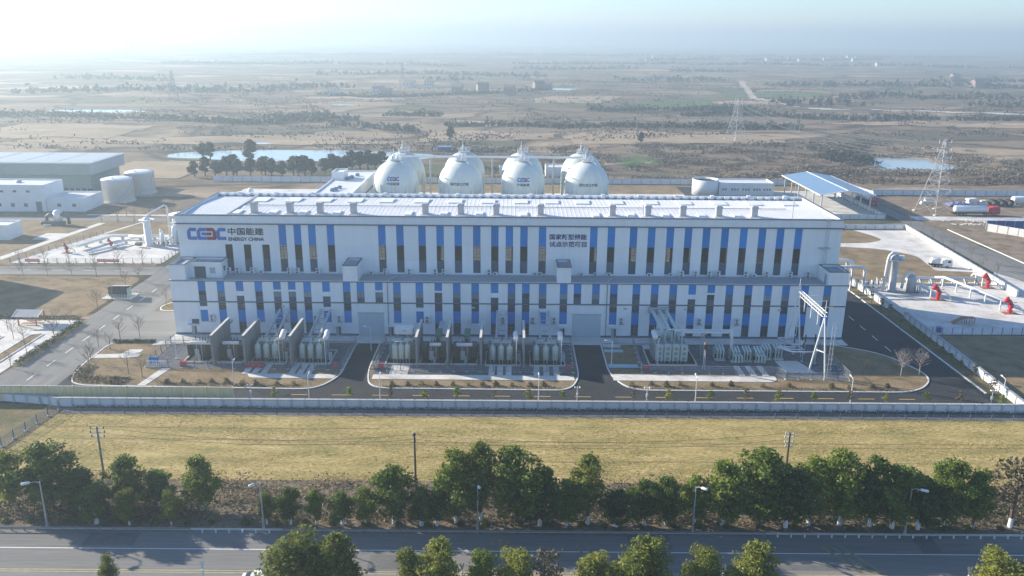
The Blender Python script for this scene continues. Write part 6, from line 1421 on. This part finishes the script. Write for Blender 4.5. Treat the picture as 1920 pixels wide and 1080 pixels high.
for x, l in ((-33.4,'white V-shaped banner post standing alone on the near lane'),(-5.2,'white V-shaped banner post between two pale crowns'),(23.2,'white V-shaped banner post beside the round bright crown'),(49.9,'white V-shaped banner post beside the last bright crowns')): banner_lamp(x, 77.0, l)
def power_pole(x, y, h, arms, label, m='grey_paint'):
    t = thing('power_pole', label, 'power pole', (x,y,.03)); MB().cyl((0,0,0),(0,0,h),.16,.11,10).build('shaft', M['firewall' if m == 'grey_paint' else 'bark'], t)
    for z, L in arms:
        MB().box(-L,-.06,z-.05,L,.06,z+.05).build('cross_arm', M[m], t)
        for s in (-L+.08,0 if L > .9 else L-.08,L-.08): MB().cyl((s,0,z+.05),(s,0,z+.32),.08,.05,8).build('insulator', M['black'] if m == 'grey_paint' else M['white_paint'], t)
    return t
power_pole(-54.8,99.2,7.3,((7.0,.95),(6.4,1.0),(5.8,.9)),'power pole with three crossed arms in the field by the wire fence'); power_pole(-12.5,96.9,7.9,((7.6,.28),(6.6,.2)),'slim dark power pole standing alone in the middle of the field edge','twig')
power_pole(37.4,100.4,6.6,((6.4,.6),(5.9,.7),(5.2,.65),(4.6,.5)),'short power pole crowded with white insulators above the dense wood','white_paint')
cb = thing('overhead_cable', 'thin dark cables strung between the field power poles', 'cable', (0,0,0))
for a, b in (((-54.0,99.2,7.2),(-12.5,96.9,7.7)),((-55.5,99.2,6.6),(-12.5,96.9,7.0)),((-12.5,96.9,7.7),(37.6,100.4,6.6)),((-12.5,96.9,7.0),(37.2,100.4,5.6))):
    A, C = Vector(a), Vector(b); MB().tube([A.lerp(C,k/16)-Vector((0,0,1.3*4*(k/16)*(1-k/16))) for k in range(17)],.018,4).build('cable', M['black'], cb)
def pylon(x, y, h, base, label, rz=.4, m='metal', arms=3, t_=.16):
    t = thing('pylon', label, 'pylon', (x,y,hgt(x,y)), rz); C4 = [(-1,-1),(1,-1),(1,1),(-1,1)]; lv = [0,.17,.32,.45,.56,.66,.75,.83,.90,1.0]
    def wd(u): return base*(1-u)**1.15*.5+.35
    for cx, cy_ in C4:
        MB().tube([(cx*wd(u),cy_*wd(u),h*u) for u in lv],t_*.7,4).build('leg', M[m], t)
    for i in range(len(lv)-1):
        u, v = lv[i], lv[i+1]; b = MB()
        for k in range(4):
            p, q = C4[k], C4[(k+1)%4]
            b.cyl((p[0]*wd(u),p[1]*wd(u),h*u),(q[0]*wd(v),q[1]*wd(v),h*v),t_*.42,n=4); b.cyl((q[0]*wd(u),q[1]*wd(u),h*u),(p[0]*wd(v),p[1]*wd(v),h*v),t_*.42,n=4); b.cyl((p[0]*wd(v),p[1]*wd(v),h*v),(q[0]*wd(v),q[1]*wd(v),h*v),t_*.42,n=4)
        b.build('lattice', M[m], t)
    for k in range(arms):
        z = h*(.99-.11*k); L = base*(.32+.05*k); 
        for s in (-1,1):
            b = MB(); b.cyl((s*.4,-.35,z),(s*L,0,z+.2),t_*.5,n=4); b.cyl((s*.4,.35,z),(s*L,0,z+.2),t_*.5,n=4); b.cyl((s*.4,0,z+.8),(s*L,0,z+.2),t_*.5,n=4); b.build('cross_arm', M[m], t)
            MB().cyl((s*L,0,z-1.0),(s*L,0,z+.2),.09,n=6).build('insulator', M['white_paint'], t)
    for cx, cy_ in C4: MB().box(cx*wd(0)-.5,cy_*wd(0)-.5,-.2,cx*wd(0)+.5,cy_*wd(0)+.5,.4).build('footing', M['slab'], t)
    return t
pylon(146.4,282.4,25,8.4,'tall lattice pylon on the pale track beside the scrap yard',.35,'pylon'); pylon(130.2,489,23.5,8,'lattice pylon on the ploughed field beyond the canopy',.5,'pylon')
pylon(-298,742,26,8,'faint lattice pylon in the haze beyond the long white pond',.3,'pylon',3,.22); pylon(-132,1010,26,8,'faint small pylon near the hazy village houses',.3,'pylon',3,.25); pylon(-984,2200,112,20,'very faint tall pylon rising above the hazy horizon',.3,'pylon',3,.4)
for x, y, h, l in ((76,516,13,'slim pole on the ploughed field behind the last sphere tank'),(96,540,13,'second slim pole on the ploughed field'),(187,547,14,'slim pole near the tree belt beyond the pylon'),(201,533,12,'slim pole right beside another beyond the pylon'),(236,560,13,'slim pole before the dark tree belt'),(178,530,12,'slim pole beyond the pond field')):
    t = thing('far_pole', l, 'pole', (x,y,hgt(x,y))); MB().cyl((0,0,0),(0,0,h),.2,.14,6).build('shaft', M['firewall'], t); MB().box(-1,-.1,h-.6,1,.1,h-.4).build('cross_arm', M['firewall'], t)
pc = thing('overhead_cable', 'sagging cables leading from the near pylon across the fields', 'cable', (0,0,0))
def span(a, b, sag, r): 
    A, C = Vector(a), Vector(b); MB().tube([A.lerp(C,k/20)-Vector((0,0,sag*4*(k/20)*(1-k/20))) for k in range(21)],r,4).build('cable', M['pylon'], pc)
for k in range(3):
    for s_ in (-1,1):
        dx = s_*(2.7+.4*k); span((146.4+dx,282.4+dx*.35,24-2.7*k),(130.2+dx,489+dx*.5,22.6-2.5*k),5,.028); span((146.4+dx,282.4+dx*.35,24-2.7*k),(262+dx,150,24-2.7*k),5,.028)
# ------------------------------------------------------------------ far houses, belts of trees, fields
def house(x, y, wd, dp, h, label, m, rz=0.0):
    t = thing('farm_house', label, 'house', (x,y,hgt(x,y)-.3), rz); MB().box(-wd/2,-dp/2,0,wd/2,dp/2,h).build('wall', M[m], t)
    r = MB(); e = .5; r.poly([(-wd/2-e,-dp/2-e,h),(wd/2+e,-dp/2-e,h),(wd/2+e,0,h+dp*.32),(-wd/2-e,0,h+dp*.32)]).poly([(wd/2+e,dp/2+e,h),(-wd/2-e,dp/2+e,h),(-wd/2-e,0,h+dp*.32),(wd/2+e,0,h+dp*.32)]); r.build('roof', M['tile'], t)
    MB().poly([(-wd/2,-dp/2,h),(-wd/2,dp/2,h),(-wd/2,0,h+dp*.3)]).build('gable', M[m], t); MB().poly([(wd/2,dp/2,h),(wd/2,-dp/2,h),(wd/2,0,h+dp*.3)]).build('gable', M[m], t)
    for k in range(3): MB().box(-wd/2+wd*(k+.5)/3-.6,-dp/2-.06,h*.5,-wd/2+wd*(k+.5)/3+.6,-dp/2,h*.5+1.4).build('window', M['dark_panel'], t)
HN = ['pale gabled farm house among bare trees in the hazy near village','brown farm house among trees in the hazy near village']
HH = [(-182,855),(-137,860),(-126.6,846),(-120.3,982),(-97.8,985),(-33.7,924),(-4.3,876),(28,951),(38,972),(-60,905)]
for i, (x, y) in enumerate(HH):
    br = i % 3 == 2 or i > 5; house(x, y, rnd.uniform(9,13), 8, rnd.uniform(6,8.5), HN[1 if br else 0], 'houseB' if br else 'houseA', rnd.uniform(-.5,.5))
for i, (x, y) in enumerate([(348,2225),(520,2560),(585,2718),(705,2380),(765,2453),(811,2526),(784,2349),(789,2299),(944,2566),(1129,2900),(948,2395),(818,1926),(850,2450),(900,2480),(670,2400),(610,2600),(430,2640),(1040,2600)]): house(x, y, rnd.uniform(8,14), 8, rnd.uniform(6,9), 'tiny white house of the far village near the horizon', 'houseA', rnd.uniform(-.4,.4))
for i, (x, y) in enumerate([(670,1295),(586,1077),(632,1144),(600,1100)]): house(x, y, 12, 9, 8, 'small house beside the tree belt at the hazy field edge', 'houseB', rnd.uniform(-.4,.4))
for o in COL.objects:
    if o.get('label') and o.name.startswith('farm_house'): o['group'] = o['label'].replace('pale gabled farm house','houses').replace('brown farm house','brown houses').replace('tiny white house','tiny houses').replace('small house','small houses')
flatbld('blue-roofed white shed beyond the rear wall between sphere tanks', 14,352,26,362,4.2,[], 'shed'); flatbld('small white site cabin beyond the rear wall', -6,356,2,361,3.4,[], 'shed')
t = thing('shed', 'dark blue shed on the bank beyond the first sphere tanks', 'shed', (-35.5,432,hgt(-35.5,432))); MB().box(-3.5,-2,0,3.5,2,2.6).build('wall', M['blue_cloth'], t); MB().box(-3.7,-2.2,2.6,3.7,2.2,2.8).build('roof', M['blue_roof'], t)
# tree belts and scrub: nobody could count these
def belt(name, label, lines, step, wd, h, m, leaf, per):
    P = []
    for ln in lines:
        for k in range(len(ln)-1):
            a, b = Vector(ln[k]), Vector(ln[k+1]); n = max(1,int((b-a).length/step))
            for i in range(n):
                q = a.lerp(b,(i+rnd.random())/n); dn = (b-a).normalized(); o = rnd.gauss(0,wd*.4); q = Vector((q.x-dn.y*o,q.y+dn.x*o))
                if noise.noise(Vector((q.x*.02,q.y*.03,8))) < -.42: continue
                hh = h*(rnd.uniform(.35,.9) if rnd.random() < .85 else rnd.uniform(.9,1.5)); r = hh*rnd.uniform(.35,.6); z0 = hgt(q.x,q.y)
                for j in range(per):
                    d = Vector((rnd.gauss(0,1),rnd.gauss(0,1),rnd.gauss(0,1))).normalized()*rnd.random()**.4; P.append((q.x+d.x*r,q.y+d.y*r,z0+max(.1,hh*.52+d.z*hh*.5)))
    return scatter(name, label, P, leaf, m, .6, .7)
LN = [[(-175,600),(-120,650),(-55,640)],[(-46,560),(0,562),(68,568),(115,560),(195,566)],[(-420,600),(-340,610),(-245,585),(-180,560),(-110,600)],[(130,655),(190,660),(250,630),(330,640),(400,640),(470,590),(540,590)],[(60,690),(130,690),(200,700)],[(-200,860),(-120,830),(-60,880),(-10,900),(40,960)],[(-120,560),(-90,545),(-60,520)]]
belt('tree_belt', 'dark belts of trees and hedges across the farmland', LN, .7, 9, 4.4, 'far_leaf', 1.5, 18)
LN2 = [[(0,1620),(110,1600),(230,1660)],[(280,1500),(420,1560)],[(-120,1150),(-60,1180)],[(600,1250),(780,1230),(950,1180)],[(330,1080),(440,1120),(560,1090),(700,1080)],[(650,2400),(820,2420),(1000,2500),(1150,2700)],[(350,2250),(600,2500)],[(-300,1300),(-150,1350),(50,1300)],[(-700,1700),(-400,1800),(-100,1750)],[(330,860),(420,900),(520,870)],[(240,770),(320,800)],[(-500,850),(-300,900),(-200,1000)],[(150,1200),(300,1250)],[(-900,2600),(0,2800),(900,3000),(1700,3000)],[(-600,1150),(-450,1100)],[(420,760),(560,780),(700,760)],[(0,1900),(400,2000),(900,1950),(1300,1900)]]
belt('far_woodland', 'hazy distant lines of woodland towards the horizon', LN2, 1.6, 34, 6.5, 'far_leaf', 3.4, 8)
P = []
for i in range(9000):
    x = rnd.uniform(-40,250); y = rnd.uniform(340,470); n_ = noise.fractal(Vector((x*.025,y*.06,2)),.8,2,4)
    if n_ < -.12+.3*sm(395,460,y): continue
    z0 = hgt(x,y)
    if z0 < -.4: continue
    for j in range(13): d = Vector((rnd.gauss(0,1.5),rnd.gauss(0,1.0),abs(rnd.gauss(0,.55)))); P.append((x+d.x,y+d.y,z0+d.z))
M['mound'] = leafmat('mound_brush', (.06,.05,.038), (.175,.138,.10), .15)
scatter('mound_scrub', 'brown scrub covering the earth mounds beyond the rear wall', P, .75, 'mound', .6, .7)
P = []
for i in range(16000):
    a = rnd.random(); x = rnd.uniform(-340,480); y = 430+rnd.random()**1.6*800; n_ = noise.fractal(Vector((x*.009,y*.034,6)),.8,2.1,5)
    if n_ < .10: continue
    z0 = hgt(x,y)
    if z0 < -.4: continue
    s = 1+y/700
    for j in range(6): d = Vector((rnd.gauss(0,1.3*s),rnd.gauss(0,.8*s),abs(rnd.gauss(0,.6*s)))); P.append((x+d.x,y+d.y,z0+d.z))
scatter('field_scrub', 'low scrub and weedy banks between the fields', P, 1.2, 'bank', .6, .7)
P = []
for i in range(500):
    a = rnd.uniform(0,6.28); cx, cy_, rx, ry = PONDS[1]; x = cx-rx*1.1+rnd.gauss(0,5); y = cy_+ry*.5+rnd.gauss(0,8)
    for j in range(10): d = Vector((rnd.gauss(0,.9),rnd.gauss(0,.9),abs(rnd.gauss(0,1.4)))); P.append((x+d.x,y+d.y,max(-.3,hgt(x,y))+d.z))
scatter('pond_thicket', 'dark thicket on the bank of the small blue pond', P, 1.0, 'far_leaf', .6, .7)
def drape(name, poly, m, dz=.12, step=6):
    xs_ = [p[0] for p in poly]; ys_ = [p[1] for p in poly]; b = MB(); idx = {}
    def inside(x, y):
        c = False; n = len(poly)
        for i in range(n):
            (x0,y0),(x1,y1) = poly[i],poly[i-1]
            if (y0 > y) != (y1 > y) and x < (x1-x0)*(y-y0)/(y1-y0)+x0: c = not c
        return c
    def V(x, y):
        k = (round(x,2),round(y,2))
        if k not in idx: idx[k] = len(b.v); b.v.append((x,y,hgt(x,y)+dz))
        return idx[k]
    x = min(xs_)
    while x < max(xs_):
        y = min(ys_)
        while y < max(ys_):
            if inside(x+step/2,y+step/2): b.f.append((V(x,y),V(x+step,y),V(x+step,y+step),V(x,y+step)))
            y += step
        x += step
    o = b.build(name, m, smooth=True); struct(o)
M['crop'] = mixmat('green_crop', [(.05,.09,.03),(.075,.12,.04),(.11,.14,.06)], .08, 1, .3, 2, fine=.2, fscale=1)
M['tan_field'] = mixmat('tan_field', [(.24,.178,.118),(.31,.235,.158),(.37,.285,.195)], .05, 1, .4, 1.5, stretch=(.5,1.6,1), fine=.15, fscale=.8)
drape('crop_field', [(52,380),(50,404),(62,426),(72,412),(70,388)], M['crop'], .2, 2); drape('crop_field', [(92,735),(150,838),(196,842),(182,755),(96,692)], M['crop'], .4, 6)
drape('crop_field', [(215,860),(330,880),(340,940),(230,930)], M['crop'], .4, 6)
for pl in ([(-205,335),(-140,340),(-133,372),(-150,392),(-178,385),(-210,370)],[(-230,480),(-120,500),(-60,470),(-70,455),(-230,450)],[(-55,470),(20,490),(28,520),(-50,528)],[(35,468),(160,475),(150,510),(60,545),(30,510)],[(215,440),(330,420),(340,450),(230,470)],[(-330,470),(-235,480),(-230,540),(-320,550)],[(220,600),(420,560),(470,540),(480,560),(300,620)],[(20,760),(80,770),(110,850),(20,840)]): drape('ploughed_field', pl, M['tan_field'], .25, 4)
M['pale_track'] = mat('pale_track', (.40,.335,.26), .95, .15, .2)
drape('track', [(325,1242),(334,1242),(245,850),(251,735),(244,735),(238,850)], M['pale_track'], .6, 3); drape('track', [(250,712),(420,676),(640,640),(640,648),(420,686),(250,722)], M['concrete'], .5, 4)
# ------------------------------------------------------------------ haze
hz = MB().box(-10900,-255,-22,10900,14900,116).data('haze', bpy.data.materials.new('haze_air'))
hm_ = hz.materials[0]; hm_.use_nodes = True; N = hm_.node_tree.nodes; N.clear(); out = N.new('ShaderNodeOutputMaterial'); pv_ = N.new('ShaderNodeVolumePrincipled')
pv_.inputs['Color'].default_value = (.56,.69,.77,1); pv_.inputs['Density'].default_value = 0.00055; pv_.inputs['Anisotropy'].default_value = 0.42
hm_.node_tree.links.new(pv_.outputs[0], out.inputs['Volume'])
tag(link('haze', hz), 'pale blue winter haze over the whole plain', 'haze', kind='stuff')

# ------------------------------------------------------------------ labels for members of a row
ONES = ['first','second','third','fourth','fifth','sixth','seventh','eighth','ninth','tenth','eleventh','twelfth','thirteenth','fourteenth','fifteenth','sixteenth','seventeenth','eighteenth','nineteenth']
def ordinal(n):
    if n < 20: return ONES[n-1]
    t_, u = divmod(n,10); return ['','','twentieth','thirtieth','fortieth'][t_] if u == 0 else ['','','twenty','thirty','forty'][t_]+'-'+ONES[u-1]
def relabel(group, form, key=lambda o: o.location.x, rev=False, pick=None):
    os_ = sorted([o for o in COL.objects if o.get('group') == group and o.parent is None and (pick is None or pick in o['label'])], key=key, reverse=rev)
    for i, o in enumerate(os_): o['label'] = form % ordinal(i+1)
relabel('tall air conditioners on the deck', 'tall two-fan air conditioner on the hall deck, %s of its kind from the logo end')
relabel('low air conditioners on the deck', 'low one-fan air conditioner on the hall deck, %s of its kind from the logo end')
relabel('air conditioners on the lower facade', 'air conditioner on brackets on the lower facade, %s from the logo end')
relabel('saplings along the wall', 'thin leafy sapling inside the white wall, %s from the corrugated hoarding')
relabel('row of evergreens by the pond', 'bushy dark evergreen in the pond bank row, %s from the workshop side')
relabel('bare trees along the cross road', 'bare young tree on the lawn edge of the cross road, %s from the hall', rev=True)
relabel('bare trees before the process pad', 'bare staked tree in front of the fenced process pad, %s from the hall', rev=True)
relabel('bare trees beyond the process pad', 'bare staked tree in the row beyond the process pad, %s from the hall', rev=True)
relabel('bare trees by the far footpath', 'bare staked tree between far road and footpath, %s from the hall', rev=True)
relabel('bare trees by the back road', 'bare staked tree beside the back road, %s from the pylon', lambda o: o.location.y, True)
relabel('bare trees along the plant road', 'bare young tree on the plant road lawns, %s away from the white wall', lambda o: o.location.y)
relabel('shrubs along the island lawns', 'small clipped shrub on the island lawns, %s from the white panel gate')
relabel('plants along the shaded road', 'small dark shrub against the wall of the shaded road, %s from the far end', lambda o: o.location.y, True, 'shrub')
relabel('plants along the shaded road', 'young leafy tree beside the shaded plant road, %s from the near corner', lambda o: o.location.y, False, 'young')
relabel('clipped bushes along the road', 'low round clipped bush at the road kerb, %s from the first street lamp side')
relabel('bollards between the guard rails', 'small pale kerb bollard between the two guard rails, %s from the dense tree clump')
relabel('bollards past the guard rail', 'small pale kerb bollard, %s past the end of the long guard rail')
relabel('houses among bare trees in the hazy near village', 'pale gabled farm house in the hazy near village, %s from the pond side')
relabel('brown houses among trees in the hazy near village', 'brown farm house in the hazy near village, %s from the pond side')
relabel('surge arresters by the gantry', 'surge arrester with black discs by the gantry, %s counting back from the wall', lambda o: o.location.y)
